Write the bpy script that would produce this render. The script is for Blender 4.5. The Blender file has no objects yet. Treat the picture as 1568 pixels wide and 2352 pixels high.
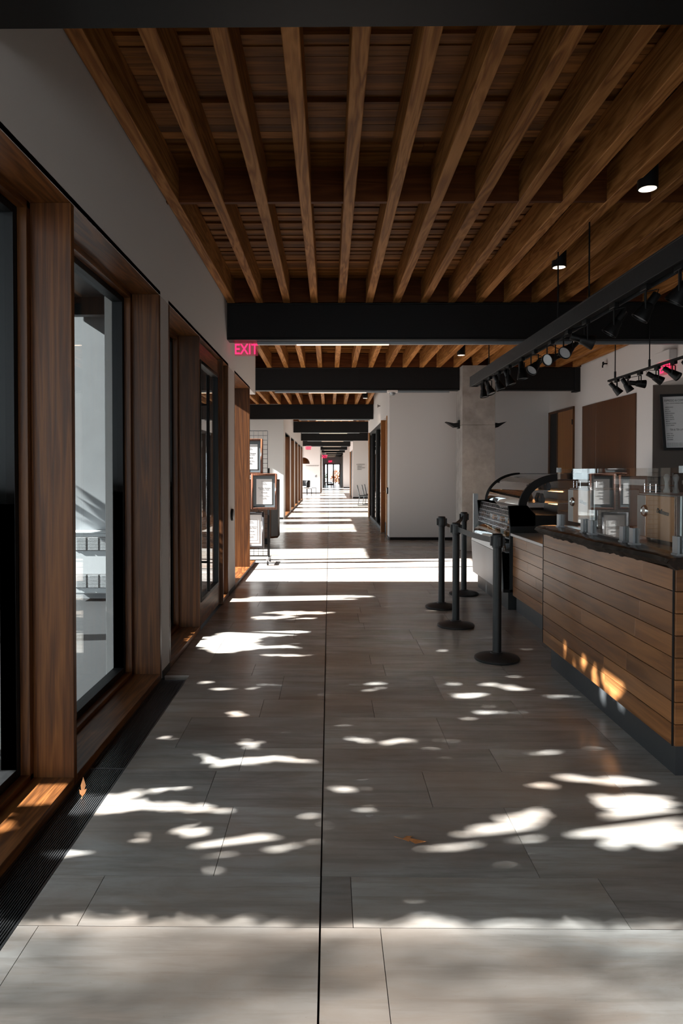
import bpy, bmesh, math, random
from mathutils import Vector, Matrix
random.seed(7)
SC = bpy.context.scene
COL = SC.collection
R = math.radians

# ------------------------------------------------------------------ mesh helpers
class MB:
    def __init__(s): s.v = []; s.f = []
    def add(s, vs, fs):
        n = len(s.v); s.v += [tuple(p) for p in vs]; s.f += [tuple(i + n for i in f) for f in fs]; return s
    def box(s, x0, x1, y0, y1, z0, z1):
        if x1 < x0: x0, x1 = x1, x0
        if y1 < y0: y0, y1 = y1, y0
        if z1 < z0: z0, z1 = z1, z0
        return s.add([(x0,y0,z0),(x1,y0,z0),(x1,y1,z0),(x0,y1,z0),(x0,y0,z1),(x1,y0,z1),(x1,y1,z1),(x0,y1,z1)],
                     [(0,3,2,1),(4,5,6,7),(0,1,5,4),(1,2,6,5),(2,3,7,6),(3,0,4,7)])
    def prism(s, pts, axis, a, b):
        # pts: 2D outline; axis 'x': (y,z) 'y': (x,z) 'z': (x,y)
        n = len(pts)
        def m(p, c): return {'x': (c,p[0],p[1]), 'y': (p[0],c,p[1]), 'z': (p[0],p[1],c)}[axis]
        vs = [m(p,a) for p in pts] + [m(p,b) for p in pts]
        fs = [tuple(range(n)), tuple(range(2*n-1, n-1, -1))]
        for i in range(n):
            j = (i+1) % n; fs.append((i, i+n, j+n, j))
        return s.add(vs, fs)
    def cyl(s, p0, p1, r, n=16, r2=None, cap=True):
        p0 = Vector(p0); p1 = Vector(p1); r2 = r if r2 is None else r2
        d = (p1-p0).normalized(); u = d.orthogonal().normalized(); w = d.cross(u)
        vs = []
        for p, q in ((p0, r), (p1, r2)):
            for i in range(n):
                a = 2*math.pi*i/n; vs.append(p + u*math.cos(a)*q + w*math.sin(a)*q)
        fs = [(i, (i+1) % n, n+(i+1) % n, n+i) for i in range(n)]
        if cap: fs += [tuple(range(n-1, -1, -1)), tuple(range(n, 2*n))]
        return s.add(vs, fs)
    def tube(s, pts, r, n=8):
        pts = [Vector(p) for p in pts]; vs = []; fs = []
        up = None
        for k, p in enumerate(pts):
            d = (pts[min(k+1, len(pts)-1)] - pts[max(k-1, 0)]).normalized()
            if up is None: up = d.orthogonal().normalized()
            u = (up - d*up.dot(d)).normalized(); up = u; w = d.cross(u)
            for i in range(n):
                a = 2*math.pi*i/n; vs.append(p + u*math.cos(a)*r + w*math.sin(a)*r)
        for k in range(len(pts)-1):
            for i in range(n): fs.append((k*n+i, k*n+(i+1) % n, (k+1)*n+(i+1) % n, (k+1)*n+i))
        fs += [tuple(range(n-1, -1, -1)), tuple(range((len(pts)-1)*n, len(pts)*n))]
        return s.add(vs, fs)
    def lathe(s, prof, c=(0,0,0), n=28, axis=None):
        # prof [(r, z)], around +Z through c, or around 'axis' vector
        M = Matrix.Identity(3)
        if axis is not None: M = Vector((0,0,1)).rotation_difference(Vector(axis)).to_matrix()
        c = Vector(c); vs = []; fs = []
        for r, z in prof:
            for i in range(n):
                a = 2*math.pi*i/n; vs.append(c + M @ Vector((r*math.cos(a), r*math.sin(a), z)))
        for k in range(len(prof)-1):
            for i in range(n): fs.append((k*n+i, k*n+(i+1) % n, (k+1)*n+(i+1) % n, (k+1)*n+i))
        if prof[0][0] > 1e-6: fs.append(tuple(range(n-1, -1, -1)))
        if prof[-1][0] > 1e-6: fs.append(tuple(range((len(prof)-1)*n, len(prof)*n)))
        return s.add(vs, fs)
    def build(s, name, m, parent=None, bevel=0, smooth=35, loc=None):
        me = bpy.data.meshes.new(name)
        off = Vector((0,0,0))
        if parent is not None: 
            off = world_loc(parent)
        elif loc is not None: off = Vector(loc)
        me.from_pydata([tuple(Vector(p)-off) for p in s.v], [], s.f)
        bm = bmesh.new(); bm.from_mesh(me)
        bmesh.ops.remove_doubles(bm, verts=bm.verts, dist=1e-6)
        bmesh.ops.recalc_face_normals(bm, faces=bm.faces)
        if bevel:
            bmesh.ops.bevel(bm, geom=[e for e in bm.edges if e.is_manifold and e.calc_face_angle(0) > R(30)], offset=bevel, segments=1, affect='EDGES', clamp_overlap=True)
        bm.to_mesh(me); bm.free()
        for p in me.polygons: p.use_smooth = True
        me.set_sharp_from_angle(angle=R(smooth))
        if m is not None: me.materials.append(m)
        o = bpy.data.objects.new(name, me); COL.objects.link(o)
        if parent is not None: o.parent = parent
        elif loc is not None: o.location = loc
        return o
def world_loc(o):
    v = Vector(o.location)
    while o.parent is not None:
        o = o.parent; v = v + Vector(o.location)
    return v
def BOX(*a): return MB().box(*a)

def tag(o, label=None, cat=None, group=None, kind=None):
    if label: o['label'] = label
    if cat: o['category'] = cat
    if group: o['group'] = group
    if kind: o['kind'] = kind
    return o
def thing(name, label, cat, loc=(0,0,0), group=None):
    o = bpy.data.objects.new(name, None); COL.objects.link(o); o.location = loc; o.empty_display_size = .1
    return tag(o, label, cat, group)
def struct(name, mb, m, parent=None, bevel=0):
    o = mb.build(name, m, parent, bevel) if mb is not None else bpy.data.objects.new(name, None)
    if mb is None: COL.objects.link(o)
    if parent is None: o['kind'] = 'structure'
    return o
def copy_tree(o, parent=None, loc=None, rotz=None, label=None, group=None):
    c = o.copy(); COL.objects.link(c)
    if parent is not None: c.parent = parent
    if loc is not None: c.location = loc
    if rotz is not None: c.rotation_euler = (0,0,rotz)
    if label: c['label'] = label
    if group: c['group'] = group
    for ch in [q for q in o.children]:
        copy_tree(ch, c)
    return c
def text(name, body, m, parent, origin, size, xdir, updir, align='CENTER', depth=.001, spacing=1.0, shear=0, sx=1.0, bold=0):
    cu = bpy.data.curves.new(name, 'FONT'); cu.body = body; cu.size = size; cu.align_x = align; cu.align_y = 'CENTER'
    cu.extrude = depth; cu.space_character = spacing; cu.shear = shear; cu.resolution_u = 3; cu.space_line = 1.0; cu.offset = bold
    t = bpy.data.objects.new(name, cu); COL.objects.link(t)
    dg = bpy.context.evaluated_depsgraph_get(); dg.update()
    me = bpy.data.meshes.new_from_object(t.evaluated_get(dg), depsgraph=dg)
    bpy.data.objects.remove(t); bpy.data.curves.remove(cu)
    x = Vector(xdir).normalized(); u = Vector(updir).normalized(); n = x.cross(u)
    off = world_loc(parent) if parent is not None else Vector((0,0,0))
    for v in me.vertices:
        p = Vector(origin) + x*v.co.x*sx + u*v.co.y + n*v.co.z - off
        v.co = p
    me.materials.clear(); me.materials.append(m)
    o = bpy.data.objects.new(name, me); COL.objects.link(o)
    if parent is not None: o.parent = parent
    return o

# ------------------------------------------------------------------ materials
class NT:
    def __init__(s, name):
        s.m = bpy.data.materials.new(name); s.m.use_nodes = True; s.t = s.m.node_tree; s.t.nodes.clear()
        s.out = s.n('ShaderNodeOutputMaterial')
    def n(s, t, **k):
        q = s.t.nodes.new(t)
        for a, b in k.items():
            if hasattr(q, a): setattr(q, a, b)
        return q
    def l(s, a, b): s.t.links.new(a, b)
    def val(s, sock, v):
        if hasattr(v, 'links') or isinstance(v, bpy.types.NodeSocket): s.l(v, sock)
        else: sock.default_value = v
    def math(s, op, a, b=0.0, c=None):
        q = s.n('ShaderNodeMath', operation=op); s.val(q.inputs[0], a); s.val(q.inputs[1], b)
        if c is not None: s.val(q.inputs[2], c)
        return q.outputs[0]
    def vmath(s, op, a, b=None, sc=None):
        q = s.n('ShaderNodeVectorMath', operation=op); s.val(q.inputs[0], a)
        if b is not None: s.val(q.inputs[1], b)
        if sc is not None: s.val(q.inputs['Scale'], sc)
        return q.outputs['Value'] if op in ('DOT_PRODUCT','LENGTH') else q.outputs[0]
    def noise(s, vec, scale, detail=3, rough=.5, dist=0):
        q = s.n('ShaderNodeTexNoise'); s.l(vec, q.inputs['Vector']); q.inputs['Scale'].default_value = scale
        q.inputs['Detail'].default_value = detail; q.inputs['Roughness'].default_value = rough; q.inputs['Distortion'].default_value = dist
        return q.outputs['Fac']
    def ramp(s, fac, stops):
        q = s.n('ShaderNodeValToRGB'); s.l(fac, q.inputs['Fac']); e = q.color_ramp.elements
        while len(e) < len(stops): e.new(.5)
        for i, (p, c) in enumerate(stops):
            e[i].position = p; e[i].color = (c[0], c[1], c[2], 1) if not isinstance(c, (int, float)) else (c, c, c, 1)
        return q.outputs['Color']
    def mix(s, fac, a, b, mode='MIX'):
        q = s.n('ShaderNodeMix', data_type='RGBA', blend_type=mode); s.val(q.inputs[0], fac)
        for k, v in ((6, a), (7, b)):
            if isinstance(v, tuple): v = (v[0], v[1], v[2], 1)
            s.val(q.inputs[k], v)
        return q.outputs[2]
    def scale(s, vec, sc):
        q = s.n('ShaderNodeMapping'); s.l(vec, q.inputs['Vector']); q.inputs['Scale'].default_value = sc; return q.outputs[0]
    def bsdf(s, base=(.5,.5,.5), rough=.5, metal=0, spec=.5, normal=None, coat=0, coat_rough=.1, emis=None, estr=0):
        q = s.n('ShaderNodeBsdfPrincipled')
        s.val(q.inputs['Base Color'], (*base, 1) if isinstance(base, tuple) else base)
        s.val(q.inputs['Roughness'], rough); q.inputs['Metallic'].default_value = metal
        q.inputs['Specular IOR Level'].default_value = spec
        if coat: q.inputs['Coat Weight'].default_value = coat; q.inputs['Coat Roughness'].default_value = coat_rough
        if normal is not None: s.l(normal, q.inputs['Normal'])
        if emis: q.inputs['Emission Color'].default_value = (*emis, 1); q.inputs['Emission Strength'].default_value = estr
        s.l(q.outputs[0], s.out.inputs['Surface']); return q
    def bump(s, h, st=.2, d=.01):
        q = s.n('ShaderNodeBump'); s.l(h, q.inputs['Height']); q.inputs['Strength'].default_value = st; q.inputs['Distance'].default_value = d
        return q.outputs[0]
    def coord(s, which='Object'): return s.n('ShaderNodeTexCoord').outputs[which]
    def rnd(s): return s.n('ShaderNodeObjectInfo').outputs['Random']
    def island(s): return s.n('ShaderNodeNewGeometry').outputs['Random Per Island']

def plain(name, base, rough=.5, metal=0, spec=.5, var=.06, nscale=30, bump=0, coat=0):
    t = NT(name); v = t.coord()
    n = t.noise(v, nscale, 4, .6)
    lo = tuple(max(0, c*(1-var)) for c in base); hi = tuple(min(1, c*(1+var)) for c in base)
    col = t.ramp(n, [(.3, lo), (.7, hi)])
    nr = t.bump(n, bump, .002) if bump else None
    t.bsdf(col, t.math('MULTIPLY_ADD', n, .12, rough-.06), metal, spec, nr, coat)
    return t.m
def emit(name, col, st):
    t = NT(name); e = t.n('ShaderNodeEmission'); e.inputs[0].default_value = (*col, 1); e.inputs[1].default_value = st
    t.l(e.outputs[0], t.out.inputs[0]); return t.m

def wood(name, dark, mid, light, axis='z', sc=1.0, rough=.42, island=False, ring=9, contrast=.5, bump=.15, vary=.35, spec=.5):
    t = NT(name); v = t.coord()
    r = t.island() if island else t.rnd()
    off = t.n('ShaderNodeCombineXYZ'); a = t.math('MULTIPLY', r, 61.0)
    t.l(a, off.inputs[0]); t.l(t.math('MULTIPLY', r, 37.0), off.inputs[1]); t.l(t.math('MULTIPLY', r, 83.0), off.inputs[2])
    v2 = t.vmath('ADD', v, off.outputs[0])
    k = {'x': (.42, 5.5, 5.5), 'y': (5.5, .42, 5.5), 'z': (6.5, 6.5, .26)}[axis]
    k2 = {'x': (1.6, 90, 90), 'y': (90, 1.6, 90), 'z': (90, 90, 1.6)}[axis]
    g = t.noise(t.scale(v2, tuple(c*sc for c in k)), 1.6, 3, .55, .5)
    rg = t.math('PINGPONG', t.math('MULTIPLY', g, ring), 1.0)
    fine = t.noise(t.scale(v2, tuple(c*sc for c in k2)), 2.0, 4, .7)
    big = t.noise(t.scale(v2, k), .8, 2, .5)
    f = t.math('ADD', t.math('MULTIPLY', rg, contrast*.6), t.math('MULTIPLY', fine, .45))
    f = t.math('ADD', f, t.math('MULTIPLY', big, .35))
    col = t.ramp(f, [(.22, dark), (.5, mid), (.85, light)])
    br = t.math('MULTIPLY_ADD', r, vary, 1-vary*.5)
    cb = t.vmath('SCALE', col, sc=br)
    nr = t.bump(t.math('ADD', fine, t.math('MULTIPLY', rg, .5)), bump, .003)
    t.bsdf(cb, t.math('MULTIPLY_ADD', fine, .18, rough-.09), 0, spec, nr)
    return t.m

def glass(name, tint=(.93,.96,.95), f0=.04, gl=1.0):
    t = NT(name)
    g = t.n('ShaderNodeNewGeometry')
    d = t.math('ABSOLUTE', t.vmath('DOT_PRODUCT', g.outputs['Normal'], g.outputs['Incoming']))
    p = t.math('POWER', t.math('SUBTRACT', 1.0, d), 5.0)
    F = t.math('MULTIPLY_ADD', p, (1-f0)*gl, f0*gl)
    tr = t.n('ShaderNodeBsdfTransparent'); tr.inputs[0].default_value = (*tint, 1)
    gb = t.n('ShaderNodeBsdfGlossy'); gb.inputs['Roughness'].default_value = .004
    mx = t.n('ShaderNodeMixShader'); t.l(F, mx.inputs[0]); t.l(tr.outputs[0], mx.inputs[1]); t.l(gb.outputs[0], mx.inputs[2])
    t.l(mx.outputs[0], t.out.inputs[0]); return t.m

def stone():
    t = NT('limestone_floor'); v = t.coord(); r = t.island()
    off = t.n('ShaderNodeCombineXYZ'); t.l(t.math('MULTIPLY', r, 31.0), off.inputs[0]); t.l(t.math('MULTIPLY', r, 57.0), off.inputs[1])
    v2 = t.vmath('ADD', v, off.outputs[0])
    cloud = t.noise(t.scale(v2, (.9, 2.6, 1)), 1.5, 6, .62, .4)
    vein = t.noise(t.scale(v2, (.7, 9, 1)), 2.0, 5, .65, .3)
    speck = t.noise(v2, 60, 3, .7)
    base = t.ramp(cloud, [(.25, (.20,.178,.160)), (.48, (.31,.288,.270)), (.72, (.41,.398,.385))])
    rust = t.ramp(t.noise(t.scale(v2, (1, 3.5, 1)), 2.4, 5, .6, .8), [(.5, 0.0), (.72, 1.0)])
    c = t.mix(t.math('MULTIPLY', rust, .35), base, (.25,.165,.11))
    c = t.mix(t.math('MULTIPLY', t.ramp(vein, [(.38, 1.0), (.52, 0.0)]), .40), c, (.15,.135,.12))
    c = t.mix(t.math('MULTIPLY', t.ramp(speck, [(.66, 0.0), (.74, 1.0)]), .30), c, (.12,.11,.10))
    wide = t.ramp(t.noise(t.scale(v, (.35,.8,1)), 1.1, 3, .5), [(.42, 0.0), (.62, 1.0)])
    c = t.mix(t.math('MULTIPLY', wide, .65), c, (.285,.20,.15))
    c = t.vmath('SCALE', c, sc=t.math('MULTIPLY_ADD', r, .30, .84))
    ro = t.math('MULTIPLY_ADD', cloud, .20, .13)
    t.bsdf(c, ro, 0, .42, t.bump(t.math('ADD', t.math('MULTIPLY', speck, .3), vein), .05, .003))
    return t.m

M = {}
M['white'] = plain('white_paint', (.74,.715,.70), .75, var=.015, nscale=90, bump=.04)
M['white_shaded'] = plain('white_paint_shaded', (.50,.475,.455), .75, var=.015, nscale=90, bump=.04)  # white wall paint darkened, left wall's dimness put into the colour
M['grey_wall'] = plain('taupe_paint', (.20,.165,.14), .8, var=.03, nscale=60)
M['black'] = plain('black_steel_paint', (.004,.004,.0043), .5, var=.1, nscale=40, spec=.25)
M['charcoal'] = plain('charcoal_paint', (.020,.021,.022), .5, var=.05, spec=.3)
M['blackp'] = plain('black_plastic', (.010,.010,.0105), .45, var=.1, nscale=80, bump=.03, spec=.35)
M['bronze'] = plain('dark_anodised_metal', (.10,.10,.105), .3, .7, var=.08)
M['steel'] = plain('brushed_steel', (.45,.46,.47), .3, 1, var=.06, nscale=200)
M['chrome'] = plain('chrome', (.75,.75,.76), .12, 1, var=.02)
M['dullsteel'] = plain('grey_satin_metal', (.30,.31,.32), .38, .75, var=.05)
M['casegrey'] = plain('grey_case_panel', (.20,.205,.21), .45, var=.05)
M['lgrey'] = plain('light_grey_enamel', (.52,.54,.55), .5, var=.03)
M['conc'] = plain('concrete', (.30,.275,.255), .8, var=.22, nscale=5, bump=.2)
M['pave'] = plain('exterior_concrete', (.14,.14,.145), .9, var=.2, nscale=3, bump=.2)
M['extwall'] = plain('exterior_render', (.27,.285,.295), .85, var=.05, nscale=4)
M['paper'] = plain('paper', (.80,.80,.79), .7, var=.01)
M['mat_grey'] = plain('grey_mat_board', (.16,.185,.195), .8, var=.05, nscale=200)
M['ink'] = plain('grey_ink', (.12,.12,.12), .7)
M['inkl'] = plain('light_grey_ink', (.35,.35,.35), .7)
M['toe'] = plain('toe_kick_laminate', (.03,.031,.033), .45, var=.1)
M['mahog'] = wood('mahogany_frame', (.03,.012,.007), (.085,.032,.017), (.16,.065,.03), 'z', 3, .35)
M['walnut_z'] = wood('walnut_upright', (.018,.0055,.0015), (.080,.026,.006), (.19,.070,.017), 'z', 1.0, .45, ring=13, contrast=.42, spec=.3)
M['walnut_y'] = wood('walnut_rail', (.022,.007,.002), (.10,.033,.008), (.23,.083,.022), 'y', 1.0, .42, ring=14, contrast=.55, spec=.35)
M['plank'] = wood('walnut_plank', (.045,.016,.005), (.15,.058,.018), (.27,.115,.040), 'y', 1.2, .34, island=True, ring=7, contrast=.45, vary=.5, bump=.08)
M['planks_x'] = wood('walnut_plank_end', (.045,.016,.005), (.15,.058,.018), (.27,.115,.040), 'x', 1.2, .34, island=True, ring=7, contrast=.45, vary=.5, bump=.08)
M['fir_y'] = wood('fir_joist', (.11,.038,.008), (.27,.105,.026), (.45,.20,.062), 'y', .9, .6, ring=14, contrast=.75, bump=.4, vary=.28, spec=.15)
M['deck'] = wood('fir_decking', (.045,.015,.003), (.13,.048,.010), (.28,.115,.028), 'x', 1.1, .6, island=True, ring=6, contrast=.5, vary=.9, bump=.3, spec=.12)
M['fir_x'] = wood('fir_blocking', (.04,.010,.002), (.075,.021,.005), (.13,.042,.011), 'x', 1.0, .65, ring=8, spec=.12)
M['oak_z'] = wood('brown_veneer', (.045,.014,.003), (.085,.028,.005), (.125,.044,.009), 'z', 1.8, .45, ring=3, contrast=.2, vary=.1, bump=.04)
M['door_z'] = wood('honey_veneer', (.24,.09,.016), (.38,.155,.030), (.50,.22,.05), 'z', 1.8, .4, ring=3, contrast=.25, vary=.1, bump=.04)
M['ply_z'] = wood('pale_veneer', (.42,.18,.075), (.56,.26,.12), (.66,.34,.17), 'z', 3, .4, ring=3, contrast=.3, vary=.1, bump=.03)
M['slab'] = wood('ebonised_slab', (.008,.006,.005), (.018,.009,.005), (.04,.020,.010), 'y', 1.5, .16, ring=8, bump=.1)
M['bark'] = wood('slab_edge', (.004,.003,.002), (.010,.007,.005), (.024,.017,.012), 'y', 4, .5, ring=8, bump=1.0, spec=.3)
M['glass'] = glass('window_glass', (.90,.93,.93), .045)
M['glass_c'] = glass('counter_glass', (.93,.955,.95), .055, 1.1)
M['strip'] = emit('linear_light_diffuser', (1,.72,.5), 2.2)
M['lamp'] = emit('downlight_lens', (1,.80,.62), 4)
M['lens'] = plain('lamp_lens', (.35,.35,.36), .15, var=.1, nscale=150)
M['exit'] = emit('exit_red', (1.0,.02,.10), 1.7)
M['exitbg'] = None
M['stone'] = stone()
M['leafdry'] = plain('dry_leaf', (.42,.16,.05), .6, var=.3, nscale=40)
M['trunk'] = plain('tree_bark', (.07,.055,.045), .9, var=.3, nscale=12, bump=.6)
def leafm():
    t = NT('tree_leaf'); r = t.island()
    c = t.ramp(r, [(0, (.035,.06,.02)), (.6, (.06,.10,.03)), (1, (.14,.13,.04))])
    t.bsdf(c, .55); return t.m
M['leaf'] = leafm()
def redglass():
    t = NT('exit_panel_glass'); tr = t.n('ShaderNodeBsdfTransparent'); tr.inputs[0].default_value = (.80,.62,.65,1)
    e = t.n('ShaderNodeEmission'); e.inputs[0].default_value = (1,.12,.22,1); e.inputs[1].default_value = .05
    a = t.n('ShaderNodeAddShader'); t.l(tr.outputs[0], a.inputs[0]); t.l(e.outputs[0], a.inputs[1]); t.l(a.outputs[0], t.out.inputs[0]); return t.m
M['exitbg'] = redglass()

# ------------------------------------------------------------------ camera
cam = bpy.data.cameras.new('camera'); co = bpy.data.objects.new('camera', cam); COL.objects.link(co)
EYE = 1.485; YAW = .55; PIT = .9; F = 1568.0
co.location = (0, 0, EYE); co.rotation_euler = (R(90-PIT), 0, R(YAW))
cam.sensor_fit = 'AUTO'; cam.sensor_width = 36; cam.lens = 24
cam.shift_x = (784 + F*math.tan(R(YAW)) - 756)/2352
cam.shift_y = -((1176 - F*math.tan(R(PIT))) - 1083)/2352
cam.clip_end = 500
SC.camera = co

# ------------------------------------------------------------------ constants of the building
XL = -1.2; XR = 4.75; ZO = 2.735; ZJ = 3.46; ZD = 3.72; ZT = 4.0
BEAMS = [2.20, 8.02, 13.0, 20.1, 27.0, 34.2, 41.5, 48.5, 55.5, 62.5, 69]
SUN_T = .65; SUN_AZ = R(6)
# ------------------------------------------------------------------ floor
fl = MB()
rnd = random.Random(3)
widths = [.30,.52,.28,.41,.33,.55,.30,.46]
rows = [-5.0]
y = 2.2
back = []
while y > -5: back.append(y); y -= .50
rows = sorted(back)
y = 2.2; i = 0
while y < 23:
    y += [.28,.52,.36,.28,.46,.32,.52,.30][i % 8]; rows.append(y); i += 1
g = .0012
for a, b in zip(rows[:-1], rows[1:]):
    for (xa, xb) in ((XL-3.2 if a > 10.9 else XL, -.032), (-.028, XR+2)):
        x = xa
        x0s = xa
        first = True
        cuts = [xa]
        c = xa + rnd.uniform(.25, .9)
        fixed = {-.032: {1.7: [-.95], 2.2: [-.824], 2.48: [-.425]}, XR+2: {1.7: [.166, 1.6], 2.2: [.078, .98, 1.88], 2.48: [.77, 1.7]}}[xb].get(round(a, 2))
        if fixed: cuts += fixed; c = 1.9 if xb > 0 else 9
        while c < xb - .15: cuts.append(c); c += rnd.choice([.9,.9,.9,.75,1.05])
        cuts.append(xb)
        for p, q in zip(cuts[:-1], cuts[1:]):
            p2 = p
            if a < 4.83 and xb < 0:
                if q < -1.02: continue
                p2 = max(p, -1.02)
                if q - p2 < .02: continue
            ys = [(a, b)]
            for (a2, b2) in ys:
                fl.box(p2+g, q-g, a2+g, b2-g, -.05, 0)
yb = rows[-1]
# simplified long tiles in the far corridor
y = yb
while y < 76:
    w = rnd.choice([.5,.62,.8])
    for p, q in ((-6,-2.2),(-2.2,-1.1),(-1.1,-.032),(-.028,1),(1,2.1),(2.1,6.8)):
        fl.box(p+g, q-g, y+g, y+w-g, -.05, 0)
    y += w
struct('floor', fl, M['stone'])
struct('trim_1', MB().box(-6.2, 7, -5.2, 76, -.10, -.052), M['charcoal'])       # dark bedding under the joints
# strip of floor between Y 4.83 wall edge is handled by the tiles

# floor grates
def grate(y0, y1, label):
    t = thing('floor_grate', label, 'grate', (-1.11, (y0+y1)/2, 0), 'floor grates along the window wall')
    fr = MB()
    fr.box(-1.2, -1.192, y0, y1, -.04, .001); fr.box(-1.028, -1.02, y0, y1, -.04, .001)
    fr.box(-1.192, -1.028, y0, y0+.006, -.04, .001); fr.box(-1.192, -1.028, y1-.006, y1, -.04, .001)
    fr.build('frame', M['bronze'], t)
    b = MB(); x = -1.188
    while x < -1.032:
        b.box(x, x+.0045, y0+.006, y1-.006, -.02, -.001); x += .0093
    yy = y0+.15
    while yy < y1: b.box(-1.192, -1.028, yy, yy+.006, -.03, -.008); yy += .3
    b.build('slats', M['bronze'], t)
grate(-2.0, 1.1, 'dark slotted metal floor grate nearest the camera, by the left window sill')
grate(1.1, 3.38, 'dark slotted metal floor grate with a dry leaf on it')
grate(3.38, 4.83, 'far dark slotted metal floor grate ending where the white wall begins')

# ------------------------------------------------------------------ left wall with its openings
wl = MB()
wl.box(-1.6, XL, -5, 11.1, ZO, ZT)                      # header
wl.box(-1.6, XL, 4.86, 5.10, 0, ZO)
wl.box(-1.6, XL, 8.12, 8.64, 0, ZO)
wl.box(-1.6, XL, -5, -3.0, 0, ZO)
struct('wall_left', wl, M['white_shaded'], bevel=.003)
wc = [0]
def unit(y0, y1, glaze=True, sill=True, xw=XL, head=ZO, near=True, far=True, deep=.192, frame=M['black']):
    """walnut-lined opening: lining boards, stops, black sash and pane"""
    wc[0] += 1
    e = struct('window_%d' % wc[0], None, None); e.location = (xw, (y0+y1)/2, 0)
    s = 1 if xw < 0 else -1
    X = lambda d: xw - s*d
    t = .038
    if near: BOX(X(0), X(deep), y0-t, y0, 0, head).build('jamb', M['walnut_z'], e, bevel=.002)
    if far: BOX(X(0), X(deep), y1, y1+t, 0, head).build('jamb', M['walnut_z'], e, bevel=.002)
    BOX(X(0), X(deep), y0-t, y1+t, head, head+.03).build('head_lining', M['walnut_y'], e, bevel=.002)
    if sill:
        BOX(X(0), X(deep), y0, y1, 0, .045).build('window_sill', M['walnut_y'], e, bevel=.002)
    if glaze:
        a, b = y0, y1
        st = MB()
        for (p, q) in ((a-.02, a+.035), (b-.035, b+.02)): st.box(X(deep), X(deep+.046), p, q, 0, head)
        st.build('stop', M['walnut_z'], e, bevel=.002)
        st = MB(); st.box(X(deep), X(deep+.046), a, b, head-.035, head+.02); st.box(X(deep), X(deep+.046), a, b, 0, .07)
        st.build('stop', M['walnut_y'], e, bevel=.002)
        fr = MB()
        for (p, q) in ((a-.02, a+.07), (b-.07, b+.02)): fr.box(X(deep+.046), X(deep+.12), p, q, 0, head)
        fr.box(X(deep+.046), X(deep+.12), a+.07, b-.07, head-.07, head+.02); fr.box(X(deep+.046), X(deep+.12), a+.07, b-.07, 0, .11)
        fo = fr.build('window_frame', frame, e, bevel=.002)
        BOX(X(deep+.082), X(deep+.088), a+.065, b-.065, .105, head-.065).build('pane', M['glass'], e)
    return e
unit(-2.96, -.35); unit(-.31, 1.3)
unit(1.34, 3.18, near=False); unit(3.22, 4.82, near=False)
unit(5.14, 6.30)
# entrance door beyond the sidelight
def entrance():
    e = struct('door_1', None, None); e.location = (XL, 7.0, 0)
    y0, y1 = 6.345, 7.60
    BOX(-1.45, XL, 6.339, 8.12, ZO, ZO+.03).build('head_lining', M['walnut_y'], e)
    d = MB(); xa, xb = -1.275, -1.225
    d.box(xa, xb, y0, y0+.11, .01, ZO-.03); d.box(xa, xb, y1-.11, y1, .01, ZO-.03)
    d.build('door_stile', M['walnut_z'], e, bevel=.002)
    d = MB(); d.box(xa, xb, y0+.11, y1-.11, .01, .24); d.box(xa, xb, y0+.11, y1-.11, ZO-.19, ZO-.03)
    d.build('door_rail', M['walnut_y'], e, bevel=.002)
    f = MB(); xa2, xb2 = -1.268, -1.215
    f.box(xa2, xb2, y0+.11, y0+.145, .24, ZO-.19); f.box(xa2, xb2, y1-.145, y1-.11, .24, ZO-.19)
    f.box(xa2, xb2, y0+.145, y1-.145, .24, .275); f.box(xa2, xb2, y0+.145, y1-.145, ZO-.225, ZO-.19)
    f.build('glazing_bead', M['black'], e, bevel=.002)
    BOX(-1.253, -1.247, y0+.14, y1-.14, .27, ZO-.22).build('pane', M['glass'], e)
    h = MB(); yh = y0+.16
    h.cyl((-1.155, yh, .34), (-1.155, yh, 2.40), .016, 14)
    for z in (.62, 2.12): h.cyl((-1.155, yh, z), (-1.225, yh, z), .010, 10)
    h.build('door_handle', M['black'], e)
    h = MB(); h.cyl((-1.30, yh, .34), (-1.30, yh, 2.40), .016, 14); h.build('door_handle', M['black'], e)
    # post after the leaf and narrow side light
    BOX(-1.42, XL+.012, 7.61, 7.65, 0, ZO).build('door_post', M['walnut_z'], e, bevel=.003)
    BOX(-1.41, XL, 8.07, 8.11, 0, ZO).build('jamb', M['walnut_z'], e, bevel=.002)
    BOX(-1.41, XL, 7.65, 8.07, 0, .045).build('window_sill', M['walnut_y'], e, bevel=.002)
    f = MB(); f.box(-1.50,-1.42,7.62,7.70,0,ZO); f.box(-1.50,-1.42,8.02,8.11,0,ZO); f.box(-1.50,-1.42,7.7,8.02,0,.1); f.box(-1.50,-1.42,7.7,8.02,ZO-.08,ZO)
    f.build('window_frame', M['black'], e)
    BOX(-1.463,-1.457,7.70,8.02,.1,ZO-.08).build('pane', M['glass'], e)
entrance()
# last opening, with its far post standing in from the end of the header
e = unit(8.68, 10.28, glaze=False, deep=.26)
struct('trim_2', BOX(-1.45, XL, 10.32, 11.1, 0, .045), M['walnut_y'], bevel=.003)
struct('baseboard_left', MB().box(XL, XL+.006, 4.87, 5.09, 0, .05).box(XL, XL+.006, 8.13, 8.63, 0, .05), M['black'])

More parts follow.
